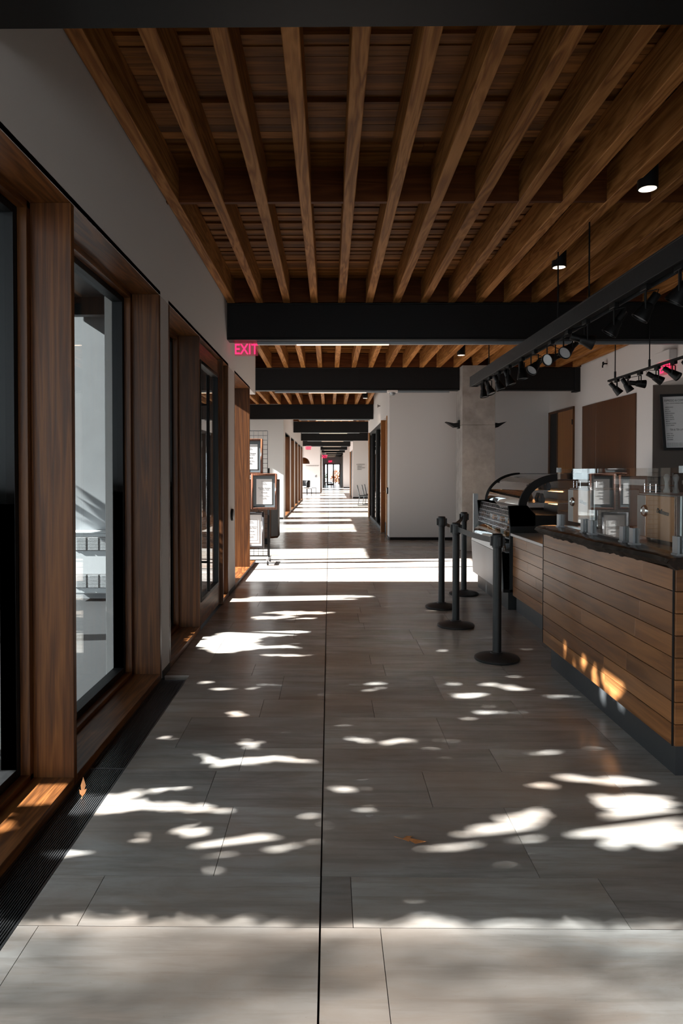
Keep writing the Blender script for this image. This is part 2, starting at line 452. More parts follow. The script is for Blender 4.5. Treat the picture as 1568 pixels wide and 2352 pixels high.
# ------------------------------------------------------------------ lobby beyond the left wall
lob = MB()
lob.box(-3.3, -3.1, 11.1, 21.2, ZO, ZT)
lob.box(-3.3, -3.1, 12.9, 16.3, 0, ZO); lob.box(-3.3, -3.1, 19.0, 19.9, 0, ZO)
struct('wall_lobby', lob, M['white'])
unit(11.2, 12.86, xw=-3.1); unit(16.34, 18.96, xw=-3.1); unit(19.94, 21.1, xw=-3.1)
wf = MB(); wf.box(-3.3, -1.42, 21.2, 21.45, 0, ZT)
struct('wall_front', wf, M['white'])
struct('baseboard_front', BOX(-3.1, -1.43, 21.19, 21.2, 0, .06), M['black'])
# corridor left wall further on
w2 = MB(); w2.box(-1.7, -1.42, 21.45, 36.5, ZO, ZT)
segs = [(21.45,22.0),(24.6,25.3),(27.6,28.3),(30.6,31.2),(33.6,34.2)]
for a, b in segs: w2.box(-1.7, -1.42, a, b, 0, ZO)
w2.box(-1.7,-1.42, 36.1, 36.5, 0, ZO)
struct('wall_corridor', w2, M['white'])
for a, b in ((22.04,24.56),(25.34,27.56),(28.34,30.56),(31.24,33.56),(34.24,36.06)):
    unit(a, b, xw=-1.42)
# second seating lobby 36.5..46
w3 = MB(); w3.box(-3.0, -.62, 46, 46.25, 0, ZT); w3.box(-3.2,-3.0,36.5,46,ZO,ZT); w3.box(-3.2,-3.0,36.5,38.0,0,ZO); w3.box(-3.2,-3.0,41,42,0,ZO)
w3.box(-.85, -.62, 46.25, 75, ZO, ZT)
for a, b in ((46.25,47.2),(50,50.8),(54,58),(61,75)): w3.box(-.85,-.62,a,b,0,ZO)
struct('wall_far_left', w3, M['white'])
unit(47.24,49.96, xw=-.62); unit(50.84,53.96, xw=-.62)
struct('baseboard_far_left', BOX(-3.0,-.62,45.99,46,0,.07), M['black'])

# ------------------------------------------------------------------ right side
wr = MB()
wr.box(XR, XR+.25, 10.1, 15.05, 0, ZT)                       # right wall up to the niche
wr.box(XR, XR+.25, -5, 10.1, ZO+.02, ZT)                      # header over the niche
wr.box(XR+.25, XR+2.3, -5, 10.1, ZO+.02, ZO+.22)              # soffit of the niche
struct('wall_right', wr, M['white'])
struct('wall_niche', MB().box(XR+.001, XR+2.1, 10.085, 10.3, 0, ZO+.019).box(XR+2.1, XR+2.3, -5, 10.1, 0, ZO+.02), M['grey_wall'])
wb = MB(); wb.box(1.30, XR, 14.8, 15.05, 0, ZT)
# corridor right wall 14.8..22.8 with door and glazing
wb.box(1.30, 1.55, 15.05, 22.8, ZO, ZT); wb.box(1.30, 1.55, 15.05, 15.32, 0, ZO); wb.box(1.30,1.55,22.45,22.8,0,ZO)
struct('wall_back', wb, M['white'])
struct('baseboard_back', MB().box(1.31, XR, 14.788, 14.8, 0, .06).box(1.288,1.30,14.79,15.3,0,.06), M['black'])
def corridor_door():
    e = struct('door_2', None, None); e.location = (1.3, 16, 0)
    BOX(1.28, 1.50, 15.32, 15.37, 0, ZO).build('jamb', M['door_z'], e); BOX(1.26, 1.50, 16.68, 16.80, 0, ZO).build('jamb', M['door_z'], e)
    BOX(1.36, 1.41, 15.37, 16.68, .01, ZO-.02).build('door_leaf', M['door_z'], e, bevel=.002)
    h = MB(); h.cyl((1.36,16.55,1.0),(1.30,16.55,1.0),.012,8); h.cyl((1.30,16.55,1.0),(1.30,16.42,1.0),.011,8); h.build('door_handle', M['chrome'], e)
    BOX(1.352, 1.36, 15.4, 16.66, .01, .26).build('kick_plate', M['black'], e)
corridor_door()
def corridor_glazing():
    e = struct('window_%d' % (wc[0]+1), None, None); wc[0] += 1; e.location = (1.3, 19.6, 0)
    f = MB()
    for p in (16.8, 18.9, 19.2, 21.0, 22.0): f.box(1.31, 1.42, p, p+.10, 0, ZO)
    f.box(1.31,1.42,16.9,22.1,0,.08); f.box(1.31,1.42,16.9,22.1,ZO-.09,ZO)
    f.build('window_frame', M['black'], e)
    BOX(1.36,1.366,16.9,22.1,.08,ZO-.09).build('pane', M['glass'], e)
    BOX(1.27,1.5,22.1,22.42,0,ZO).build('jamb', M['door_z'], e)
corridor_glazing()
# room behind that glazing, kept simple
struct('wall_office', MB().box(3.6,3.7,15.05,22.8,0,ZT).box(1.55,3.6,22.6,22.8,0,ZT), M['white'])
# beyond
w4 = MB(); w4.box(1.31, 4.2, 38, 38.2, 0, ZT); w4.box(4.2,4.4,22.8,38.2,0,ZT)
w4.box(1.31,1.5,38.2,44,ZO,ZT)
w4.box(1.28,3.5,61.8,62,0,ZT); w4.box(3.3,3.5,44,62,0,ZT); w4.box(1.25,1.45,62,75,0,ZT)
w4.box(1.31,1.5,38.2,38.6,0,ZO); w4.box(1.31,1.5,43.5,44,0,ZO)
struct('wall_far_right', w4, M['white'])
struct('baseboard_far_right', MB().box(1.31,4.2,37.98,38,0,.07).box(1.28,3.3,61.78,61.8,0,.08), M['black'])
e = struct('door_3', None, None); e.location = (1.33, 41, 0)
BOX(1.30,1.45,38.6,38.9,0,ZO).build('jamb', M['door_z'], e); BOX(1.30,1.45,43.2,43.5,0,ZO).build('jamb', M['door_z'], e)
BOX(1.36,1.40,38.9,43.2,0,ZO).build('door_leaf', M['charcoal'], e)
# end wall and its glazed doors
we = MB(); we.box(-.85,-.55,75,75.2,0,ZT); we.box(1.2,1.45,75,75.2,0,ZT); we.box(-.55,1.2,75,75.2,2.35,ZT)
struct('wall_end', we, M['white'])
e = struct('door_4', None, None); e.location = (.3, 75, 0)
f = MB()
for a, b in ((-.55,-.45),(-.28,-.12),(.38,.52),(.62,.66),(1.1,1.2)): f.box(a, b, 74.95, 75.05, 0, 2.35)
f.box(-.55,1.2,74.95,75.05,2.25,2.35); f.box(-.28,.52,74.95,75.05,0,.16); f.box(-.12,.38,74.96,75.04,.68,.72)
f.build('door_frame', M['walnut_z'], e)
BOX(-.5,1.15,74.995,75.0,.05,2.3).build('pane', M['glass'], e)
# near-camera enclosure behind the viewpoint
bk = MB(); bk.box(-1.6,XR+2.3,-5.2,-5,0,.4); bk.box(-1.6,XR+2.3,-5.2,-5,2.3,ZT); bk.box(3.4,XR+2.3,-5.2,-5,.4,2.3)
struct('wall_rear', bk, M['white'])
# right wall door and wood panel
e = struct('door_5', None, None); e.location = (XR, 14, 0)
BOX(XR-.02, XR+.001, 14.25, 14.78, 0, 2.70).build('sidelight_panel', M['black'], e)
MB().box(XR-.03, XR, 14.68, 14.79, 0, 2.72).box(XR-.03, XR, 14.18, 14.25, 0, 2.72).box(XR-.03,XR,13.28,14.79,2.70,2.75).box(XR-.03,XR,13.28,13.32,0,2.72).build('door_frame', M['walnut_z'], e, bevel=.002)
BOX(XR-.022, XR, 13.32, 14.18, .01, 2.70).build('door_leaf', M['door_z'], e)
h = MB()
for z in (.3, 1.45, 2.45): h.box(XR-.035, XR-.02, 13.33, 13.36, z-.05, z+.05)
h.build('hinge', M['black'], e)

# ------------------------------------------------------------------ ceiling: deck, joists, beams
dk = MB(); rnd = random.Random(5)
def deck(y0, y1, x0, x1, w=.089):
    y = y0
    while y < y1:
        z = ZD + rnd.choice([0,0,.006,.012,.022,.03])
        x = x0
        while x < x1:
            L = min(x1 - x, rnd.uniform(1.8, 4.0)); dk.box(x, x+L-.002, y+.002, y+w-.002, z, ZD+.06); x += L
        y += w
deck(-5, 8.1, XL-.1, XR+.2); deck(8.1, 20.2, -3.2, XR+.2, .12)
dk.box(-3.2, XR+.2, 20.2, 76, ZD, ZD+.06)
struct('ceiling', dk, M['deck'])
struct('trim_3', BOX(-3.4, XR+2.4, -5.2, 76, ZD+.065, ZT+.15), M['charcoal'])
ordn = ['first','second','third','fourth','fifth','sixth','seventh','eighth','ninth','tenth','eleventh','twelfth','thirteenth','fourteenth','fifteenth','sixteenth','seventeenth','eighteenth','nineteenth','twentieth','twenty-first','twenty-second','twenty-third','twenty-fourth','twenty-fifth']
bays = [(-4.9, 2.18, 'bay overhead behind the nearest beam', XL, XR), (2.34, 8.04, 'nearest ceiling bay', XL, XR), (8.20, 13.02, 'second ceiling bay', XL, XR), (13.18, 20.12, 'third ceiling bay', -3.1, XR), (20.28, 27.02, 'fourth ceiling bay', -1.42, 1.4)]
def jx(k): return .145 + .3205*k
for bi, (y0, y1, nm, xa, xb) in enumerate(bays):
    if bi == 0: continue
    k0 = math.ceil((xa+.05-.145)/.3205); n = 0
    k = k0; xs = []
    while jx(k) < xb-.03:
        xs.append(jx(k)); k += 1
    if bi in (1,): xs[0] = XL+.052
    if bi == 3: xs = [x for x in xs if x < 1.3]
    if bi == 2: xs = [jx(q) for q in range(k0-5, k0)] + xs
    for i, x in enumerate(xs):
        if bi == 2 and x < XL: y0 = 11.12
        elif bi == 2: y0 = 8.20
        seen = 'from the left wall' if bi < 3 else 'from the left'
        bow = rnd.uniform(-.003,.003)
        o = BOX(x-.042, x+.042, y0, y1, ZJ, ZD-.001).build('ceiling_joist', M['fir_y'], None, bevel=.004, loc=(x, (y0+y1)/2, ZJ))
        tag(o, '%s timber joist %s in the %s' % (ordn[i], seen, nm), 'ceiling joist', 'joists of the %s' % nm)
# blocking rows
bl = MB()
def brow(y, x0, x1, t=.04, zb=ZJ+.004): bl.box(x0, x1, y, y+t, zb, ZD-.002)
for a, b in ((XL, XR),):
    brow(5.04, a, b)
    for y in (2.36, 7.98, 8.22, 12.96, 10.6): brow(y, a, b)
for y in (13.2, 16.6, 20.06): brow(y, -3.1, XR)
for y in (20.3, 23.6, 26.96): brow(y, -1.42, 1.4)
struct('trim_4', bl, M['fir_x'])
for bi, y in enumerate(BEAMS):
    x0, x1 = ((XL+.001) if bi < 2 else -3.1, XR) if bi < 3 else ((-3.1, 1.29) if bi == 3 else ((-1.42, 1.30) if y < 36 else (-.95 if y < 46 else -.62, 1.28)))
    if 22.8 < y < 38: x1 = 4.2
    if y > 36 and y < 46: x0 = -3.0
    if 44 < y < 61.8: x1 = 1.27
    names = ['black steel ceiling beam nearest the camera, across the top of the picture','long black steel beam crossing above the hanging exit sign','black steel beam meeting the concrete column','black steel beam over the framed picture rack']
    lab = names[bi] if bi < 4 else '%s black steel beam down the corridor, counted from the camera' % ordn[bi]
    t = thing('steel_beam', lab, 'beam', ((x0+x1)/2, y+.1, 3.03), 'black steel ceiling beams')
    spans = [(x0, x1)] if bi != 2 else [(x0, 2.47), (3.09, x1)]
    for (a, b) in spans:
        m = MB(); m.box(a, b, y, y+.2, 3.03, 3.05); m.box(a, b, y, y+.2, ZJ-.02, ZJ-.001); m.box(a, b, y+.03, y+.17, 3.045, ZJ-.015)
        m.box(a, b, y+.008, y+.03, 3.05, ZJ-.02)
        m.build('beam_section', M['black'], t, bevel=.003)
    if bi == 2: BOX(XR-.1, XR-.001, y-.01, y+.21, 3.0, ZJ).build('end_bracket', M['black'], t, bevel=.003)
    if bi >= 1:
        la, lb = (-.86, 4.6) if bi == 1 else ((-1.05, 2.3) if bi == 2 else (-1.1 if bi>3 else -.9, 1.2))
        if bi > 7: la, lb = -.5, 1.1
        q = thing('linear_light', 'grey strip light under the %s' % lab.split(',')[0].replace(' crossing above the hanging exit sign', ' over the exit sign'), 'strip light', ((la+lb)/2, y+.16, 3.0), 'strip lights under the steel beams')
        MB().box(la, lb, y+.13, y+.19, 3.0, 3.0301).build('housing', M['dullsteel'], q)
        c0 = -.39 if bi > 0 else 0
        BOX(c0, c0+1.1 if bi < 8 else .6, y+.14, y+.18, 2.994, 3.0).build('diffuser', M['strip'], q)
# upper wall strip above the beams outside the joist bays is closed by the walls
# ------------------------------------------------------------------ concrete column and sconces
t = tag(MB().box(2.475, 3.085, 12.75, 13.36, 0, 2.352).box(2.48, 3.08, 12.755, 13.355, 2.352, 2.358).box(2.475, 3.085, 12.75, 13.36, 2.358, ZJ).build('concrete_column', M['conc'], None, bevel=.006, loc=(2.78, 13.05, 0)), 'tall square raw concrete column rising to the black beam', 'column')
def sconce(x, s, label):
    t = thing('wall_sconce', label, 'wall lamp', (x, 13.05, 2.37), 'sconces on the concrete column')
    BOX(x, x+s*.03, 12.98, 13.12, 2.30, 2.46).build('back_plate', M['black'], t, bevel=.004)
    m = MB(); 
    m.prism([(x+s*.03, 2.33), (x+s*.10, 2.32), (x+s*.27, 2.43), (x+s*.12, 2.40), (x+s*.03, 2.41)], 'y', 12.95, 13.15)
    m.build('shade', M['black'], t, bevel=.004)
sconce(2.475, -1, 'black winged sconce on the corridor side of the concrete column')
sconce(3.085, 1, 'black winged sconce on the cafe side of the concrete column')

# ------------------------------------------------------------------ downlights
def downlight(x, y, zb, label, zt=ZD, power=60, r=.066):
    t = thing('downlight', label, 'ceiling light', (x, y, zb), 'black cylinder downlights')
    MB().lathe([(r-.008, 0), (r, 0), (r, zt-zb), (0.0, zt-zb)], (x, y, zb), 28).build('housing', M['black'], t)
    MB().lathe([(0, .012), (r-.009, .012), (r-.009, .0)], (x, y, zb), 28).build('lens', M['lamp'], t)
    l = bpy.data.lights.new('downlight_beam', 'SPOT'); l.energy = power; l.spot_size = R(100); l.spot_blend = .7; l.color = (1,.80,.62); l.shadow_soft_size = .05
    o = bpy.data.objects.new('downlight_beam', l); COL.objects.link(o); o.location = (x, y, zb-.01)
downlight(2.157, 4.68, 3.40, 'black cylinder downlight nearest the camera, at upper right between joists')
downlight(2.155, 6.46, 3.40, 'black cylinder downlight just left of the long hanging track beam')
downlight(2.17, 11.3, 3.40, 'black cylinder downlight in the second ceiling bay')
downlight(.94, 17.9, 3.40, 'black cylinder downlight in the third bay near the corridor wall', power=30)
for y in (4.68, 6.46, 11.3):      # brackets between joists
    pass

# ------------------------------------------------------------------ hanging track beam with spotlights
t = thing('track_beam', 'long black suspended track beam running over the cafe counter', 'track lighting', (2.06, 6.1, 2.69))
m = MB(); m.box(2.0, 2.012, 2.5, 9.77, 2.69, 2.83); m.box(2.108, 2.12, 2.5, 9.77, 2.69, 2.83); m.box(2.0, 2.12, 2.5, 9.77, 2.818, 2.83)
m.box(2.0, 2.12, 9.758, 9.77, 2.69, 2.83); m.build('channel', M['charcoal'], t, bevel=.001)
MB().box(2.04, 2.08, 2.52, 9.7, 2.70, 2.72).box(2.012,2.03,2.52,9.7,2.692,2.70).build('track', M['black'], t)
for y in (3.6, 5.46, 6.2, 8.86):
    MB().cyl((2.06, y, 2.83), (2.06, y, ZD), .007, 8).build('hanger_rod', M['black'], t)
MB().box(2.113, 2.1215, 5.60, 5.68, 2.70, 2.765).build('sticker', M['lgrey'], t)
def yoke_spot(root, x, y, z, aim, side=(1,0,0), L=.13, hr=.058):
    """adapter on the track, U-yoke, bell shaped head aimed along aim, rear lamp holder and cable"""
    aim = Vector(aim).normalized(); a = Vector((x, y, z))
    BOX(x-.018, x+.018, y-.045, y+.045, z-.035, z+.012).build('track_adapter', M['black'], root, bevel=.003)
    sd = Vector((-aim.y, aim.x, 0));
    sd = sd.normalized() if sd.length > .1 else Vector((0,1,0))
    c = a + Vector((0,0,-.035-L))
    w = hr*.82
    m = MB(); top = a + Vector((0,0,-.045))
    for s in (-1, 1): m.tube([top, top + sd*w*s, c + sd*w*s], .0065, 6)
    m.build('yoke', M['black'], root)
    prof = [(.026,-.125),(.028,-.122),(.028,-.05),(.036,-.04),(.040,-.012),(hr*.92,.030),(hr,.052),(hr,.062),(hr*.93,.062),(hr*.86,.050)]
    MB().lathe(prof, c, 20, aim).build('lamp_head', M['black'], root)
    MB().lathe([(0,.049),(hr*.88,.051)], c, 20, aim).build('lens', M['lens'], root)
    b = c - aim*.12
    mid = (b + top)/2 + Vector((0,0,.02)) - Vector((aim.x, aim.y, 0))*.05
    MB().tube([b, b - aim*.02 + Vector((0,0,.015)), mid, top + Vector((0,0,-.0))], .0032, 5).build('cable', M['black'], root)
aims = {1:(.15,-.1,-1), 2:(.35,-.3,-1), 3:(.4,-.15,-1), 4:(.35,-.2,-1), 5:(.1,-.1,-1), 6:(-.75,-.45,-.75), 7:(-.85,-.55,-.35), 8:(-.75,-.5,-.6), 9:(.95,-.1,-.3), 10:(-.5,.2,-.8), 11:(-.5,.2,-.8), 12:(-.4,.25,-.75)}
ys = [9.15, 8.8, 8.33, 7.86, 7.34, 6.89, 6.38, 5.93, 5.52, 4.98, 4.49, 4.05]
for i, y in enumerate(ys):
    a = aims[i+1]
    d = 'pointing down' if a[2] < -.9 else ('turned towards the windows' if a[0] < 0 else 'turned towards the back wall')
    r = thing('track_spotlight', 'yoke spotlight %s, %s along the hanging beam from its far end' % (d, ordn[i]), 'spotlight', (2.06, y, 2.70), 'spotlights under the long hanging beam')
    yoke_spot(r, 2.06, y, 2.70, a)
t = thing('lighting_track', 'thin black lighting track hanging in front of the white cafe wall', 'track lighting', (3.7, 6.5, 2.68))
BOX(3.682, 3.718, 3.0, 9.10, 2.67, 2.695).build('rail', M['black'], t, bevel=.002)
for y in (8.9, 7.95, 5.5): 
    m = MB().cyl((3.7, y, 2.695), (3.7, y, ZD), .007, 8); m.cyl((3.7, y, 2.695), (3.7, y, 2.78), .013, 10); m.build('hanger_rod', M['black'], t)
aims2 = [(.62,-.2,-.75),(.5,-.15,-.85),(.95,-.1,-.1),(.85,-.1,-.5),(.55,-.6,-.6),(.7,.3,-.6)]
for i, y in enumerate([8.84, 8.52, 8.19, 7.76, 7.39, 7.05]):
    r = thing('gimbal_spotlight', 'yoke spotlight with looping cable, %s from the far end of the thin track' % ordn[i], 'spotlight', (3.7, y, 2.68), 'spotlights on the thin lighting track')
    yoke_spot(r, 3.7, y, 2.672, aims2[i], L=.105, hr=.05)

# ------------------------------------------------------------------ exit signs
def exit_glass(x0, x1, y, z0, z1, label, mount_z, big=True, txt='EXIT'):
    t = thing('exit_sign', label, 'exit sign', ((x0+x1)/2, y, z1), 'glowing exit signs')
    BOX(x0, x1, y, y+.012, z0, z1).build('panel', M['exitbg'], t, bevel=.002)
    BOX(x0-.0, x1, y-.02, y+.03, z1, mount_z).build('mount', M['dullsteel'], t, bevel=.003)
    text('lettering', txt, M['exit'], t, ((x0+x1)/2, y-.004, (z0+z1)/2-.005), (z1-z0)*1.10, (1,0,0), (0,0,1), depth=.002, sx=.80, bold=.0015)
    return t
exit_glass(-1.145, -.865, 8.28, 2.885, 3.045, 'glass exit sign with glowing pink letters hanging under the beam by the left wall', 3.065)
exit_glass(-1.38, -1.10, 40.9, 2.78, 3.0, 'small glowing exit sign on the left, first one down the corridor', 3.03, False)
exit_glass(-.58, -.25, 56.2, 2.55, 2.86, 'small glowing exit sign, second one down the corridor', 3.03, False)
t = exit_glass(-.02, .24, 74.9, 2.48, 2.7, 'tiny glowing exit sign above the glazed end doors', 2.75, False)
t = thing('exit_sign', 'white box exit sign with red letters high on the white cafe wall, behind spotlights', 'exit sign', (XR-.03, 9.6, 2.95), 'glowing exit signs')
BOX(XR-.11, XR-.001, 9.40, 9.80, 3.02, 3.16).build('housing', M['white'], t, bevel=.004)
BOX(XR-.06, XR-.045, 9.43, 9.77, 2.84, 3.02).build('panel', M['exitbg'], t, bevel=.001)
text('lettering', 'EXIT', M['exit'], t, (XR-.063, 9.6, 2.93), .19, (0,-1,0), (0,0,1), depth=.002, sx=.85, bold=.001)

# small ceiling and wall devices
t = thing('security_camera', 'small white device fixed under the third beam beside the corridor wall', 'camera', (1.20, 13.08, 3.02))
MB().box(1.10, 1.30, 12.99, 13.09, 2.985, 3.0301).build('base', M['white'], t, bevel=.004); MB().lathe([(0,-.055),(.035,-.05),(.055,-.03),(.06,0)], (1.2,13.04,2.985), 20).build('dome', M['dullsteel'], t)
t = thing('sprinkler_head', 'small dark sprinkler sticking out of the white cafe wall under the joists', 'sprinkler', (XR, 11.7, 3.33))
MB().cyl((XR, 11.75, 3.33), (XR-.07, 11.75, 3.33), .012, 8).box(XR-.075, XR-.065, 11.72, 11.78, 3.30, 3.36).cyl((XR-.08,11.75,3.30),(XR-.08,11.75,3.26),.012,8).build('body', M['black'], t)
t = thing('sprinkler_head', 'tiny dark sprinkler on the white corridor wall above the door', 'sprinkler', (1.3, 17.5, 3.2))
MB().cyl((1.3, 17.5, 3.16), (1.24, 17.5, 3.16), .012, 8).box(1.235, 1.245, 17.46, 17.54, 3.12, 3.2).build('body', M['black'], t)
def oval(x, s, y, z, label, r=.072):
    t = thing('door_button', label, 'push plate', (x, y, z))
    MB().lathe([(0,0),(r*1.0,0),(r*1.05,.006),(r,.022),(r*.92,.028)], (x, y, z), 28, (s,0,0)).build('rim', M['black'], t)
    MB().lathe([(r*.90,.026),(r*.8,.030),(0,.034)], (x, y, z), 28, (s,0,0)).build('push_plate', M['dullsteel'], t)
oval(XL, 1, 8.35, .955, 'round black and steel door push button on the white wall strip by the entrance')
oval(1.30, -1, 15.14, 1.06, 'dark round push plate on the white wall beside the corridor door')
t = tag(BOX(1.285, 1.30, 22.6, 22.72, 1.2, 1.42).build('switch_plate', M['black'], None, bevel=.003, loc=(1.295, 22.66, 1.3)), 'small dark switch plate at the far end of the glazed corridor wall', 'switch')
t = tag(BOX(-.98, -.84, 45.98, 46, 1.1, 1.24).build('switch_plate', M['ink'], None, bevel=.003, loc=(-.9, 45.99, 1.17)), 'dark square switch plate on the white wall of the far seating lobby', 'switch')
t = text('wall_lettering', 'CONFERENCE ROOM', M['ink'], None, (-1.15, 45.97, 1.87), .09, (1,0,0), (0,0,1), depth=.004); tag(t, 'small line of dark lettering on the far white wall at the left', 'lettering')
t = thing('wall_lettering', 'four short lines of dark lettering on the far wall at the right', 'lettering', (1.45, 37.97, 1.8))
for i, (s, ln) in enumerate([(1.5,'CLASSROOMS'),(1.55,'LIBRARY'),(1.55,'RESTROOMS'),(1.55,'OFFICE')]):
    text('line', ln, M['ink'], t, (s, 37.97, 1.87-.09*i), .075, (1,0,0), (0,0,1), 'LEFT', depth=.003)

# ------------------------------------------------------------------ queue barrier posts
def post(x, y, label):
    t = thing('stanchion', label, 'barrier post', (x, y, 0), 'black queue barrier posts')
    MB().lathe([(0,0),(.172,0),(.176,.006),(.176,.016),(.168,.024),(.10,.042),(.052,.052),(.046,.060),(0,.060)], (x,y,0), 48).build('base', M['blackp'], t)
    MB().lathe([(0,.055),(.034,.055),(.034,.90),(0,.90)], (x,y,0), 32).build('pole', M['blackp'], t)
    m = MB().lathe([(0,.885),(.041,.885),(.042,.892),(.042,.985),(.036,.995),(0,.997)], (x,y,0), 32)
    for s in (-1, 1): m.box(x-.014, x+.014, y+s*.036, y+s*.056, .90, .975); m.box(x+s*.036, x+s*.056, y-.014, y+.014, .90, .975)
    m.build('belt_head', M['blackp'], t, bevel=.002)
    return t
P = {'a': (1.325, 5.39), 'b': (1.215, 6.55), 'c': (1.225, 7.45), 'd': (1.625, 8.25)}
pa = post(*P['a'], 'black barrier post nearest the camera, in front of the counter')
pb = post(*P['b'], 'black barrier post second from the camera, belt running to the nearest one')
pc = post(*P['c'], 'leftmost black barrier post, third from the camera')
pd = post(*P['d'], 'farthest black barrier post, in front of the pastry case')
def belt(p, q, owner, sag=.05, twist=0, z=.937):
    a = Vector((*p, z)); b = Vector((*q, z)); d = (b-a).normalized(); a = a + d*.05; b = b - d*.05
    nrm = Vector((-d.y, d.x, 0)); vs = []; n = 24
    for i in range(n+1):
        t = i/n; c = a.lerp(b, t) + Vector((0,0,-sag*4*t*(1-t)))
        an = twist*math.sin(math.pi*t)**2
        up = Vector((0,0,1))*math.cos(an) + nrm*math.sin(an)
        th = nrm*math.cos(an) - Vector((0,0,1))*math.sin(an)
        for (k, w) in ((-1,-1),(1,-1),(1,1),(-1,1)): vs.append(c + up*.024*k + th*.0011*w)
    fs = []
    for i in range(n):
        for k in range(4): fs.append((i*4+k, i*4+(k+1) % 4, (i+1)*4+(k+1) % 4, (i+1)*4+k))
    fs += [(3,2,1,0), (n*4, n*4+1, n*4+2, n*4+3)]
    MB().add(vs, fs).build('belt', M['charcoal'], owner)
belt(P['b'], P['a'], pb, .012); belt(P['c'], P['d'], pc, .075, .9); belt(P['b'], P['c'], pb, .02) if False else None

# ------------------------------------------------------------------ service counter
def planked(e, xf, y0, y1, z0, z1, rows, seed, name='front_planks'):
    m = MB(); rr = random.Random(seed); hgt = (z1-z0)/rows
    BOX(xf+.019, xf+.03, y0, y1, z0, z1).build('backing', M['black'], e)
    for i in range(rows):
        zz = z0 + i*hgt; a = y0; first = rr.uniform(.3, 1.4)
        while a < y1-1e-4:
            b = min(y1, a + first); 
            if y1 - b < .2: b = y1
            m.box(xf, xf+.018, a+.0008, b-.0008, zz+.0016, zz+hgt-.0016); a = b; first = rr.uniform(.9, 2.0)
    m.build(name, M['plank'], e, bevel=.001)
ct = thing('service_counter', 'walnut-planked cafe service counter with dappled sun on its lower front', 'counter', (2.0, 4.25, 0))
planked(ct, 1.64, 3.27, 5.24, .172, 1.02, 8, 11)
BOX(1.69, 2.30, 3.33, 5.2, 0, .172).build('toe_kick', M['toe'], ct)
BOX(1.671, 2.32, 3.29, 5.235, .172, 1.018).build('carcass', M['black'], ct)
m = MB(); 
for i in range(8): m.box(1.647, 2.35, 3.252, 3.2685, .172+.106*i+.0016, .172+.106*(i+1)-.0016)
m.build('end_planks', M['planks_x'], ct, bevel=.001)
MB().box(1.6385, 1.646, 3.262, 3.2695, .172, 1.02).build('corner_strip', M['black'], ct)
MB().box(1.638, 1.66, 5.24, 5.25, .172, 1.02).build('corner_strip', M['black'], ct)
# live-edge slab
def slab():
    rr = random.Random(4); n = 70; top = []; y0, y1 = 3.16, 5.02
    front = []
    for i in range(n+1):
        t = i/n; y = y0 + (y1-y0)*t
        x = 1.545 - .035*t + .014*math.sin(5.1*t+1) + .010*math.sin(13*t) + rr.uniform(-.003,.003)
        front.append((x, y))
    # far tip tapers
    vs = []; fs = []
    secs = []
    for i, (x, y) in enumerate(front):
        t = i/n; lump = .012*math.sin(9*t+.6)+.008*math.sin(23*t) + rr.uniform(-.004,.004)
        zb = 1.037; zt = 1.088
        prof = [(x+.035+rr.uniform(0,.008), zt), (x+.012+lump*.4, zt-.008), (x+lump*.6, zt-.028), (x+.012+lump, zb+.018), (x+.045+lump, zb-.004-rr.uniform(0,.010)), (x+.10, zb)]
        secs.append((y, [(2.38, zb)] + [(2.38, zt)] + prof))
    # rounded far end
    for k, d in enumerate((.03,.055,.07)):
        y = y1 + d; sh = (.03,.09,.20)[k]
        p = secs[n][1]; secs.append((y, [p[0], p[1]] + [(px+sh, pz) for px, pz in p[2:]]))
    m = len(secs[0][1])
    for y, p in secs:
        for (px, pz) in p: vs.append((px, y, pz))
    for i in range(len(secs)-1):
        for k in range(m): fs.append((i*m+k, i*m+(k+1) % m, (i+1)*m+(k+1) % m, (i+1)*m+k))
    fs.append(tuple(range(m))); fs.append(tuple(range(len(vs)-1, len(vs)-m-1, -1)))
    o = MB().add(vs, fs).build('live_edge_countertop', M['slab'], None, loc=(2.0, 4.1, 1.05), smooth=50)
    tag(o, 'thick dark polished live-edge slab on top of the service counter', 'countertop')
    # raw bark strip as part
    vb = []; fb = []
    for y, p in secs[:n+1]:
        for (px, pz) in p[3:7]: vb.append((px-.002, y, pz))
    for i in range(n):
        for k in range(3): fb.append((i*4+k, i*4+k+1, (i+1)*4+k+1, (i+1)*4+k))
    b = MB().add(vb, fb).build('bark_edge', M['bark'], o, smooth=20)
slab()
# sneeze guard: three panes on clamps
for i, (a, b) in enumerate([(3.19, 3.77), (3.785, 4.365), (4.38, 4.955)]):
    lab = ['nearest clear glass guard pane standing on the slab', 'middle clear glass guard pane on the slab, reflecting picture frames', 'farthest clear glass guard pane on the slab, next to the pastry case'][i]
    t = thing('glass_guard', lab, 'glass screen', (1.655, (a+b)/2, 1.09), 'glass guard panes on the counter')
    BOX(1.65, 1.658, a, b, 1.10, 1.503).build('pane', M['glass_c'], t)
    for y in (a+.055, b-.055):
        MB().box(1.636, 1.648, y-.024, y+.024, 1.087, 1.178).box(1.660, 1.672, y-.024, y+.024, 1.087, 1.178).box(1.63,1.68,y-.026,y+.026,1.085,1.097).build('clamp', M['dullsteel'], t)
    if i != 1:
        y = a+.02 if i == 0 else b-.015
        MB().box(1.642, 1.667, y-.018, y+.018, 1.478, 1.512).build('clip', M['lgrey'], t, bevel=.002)
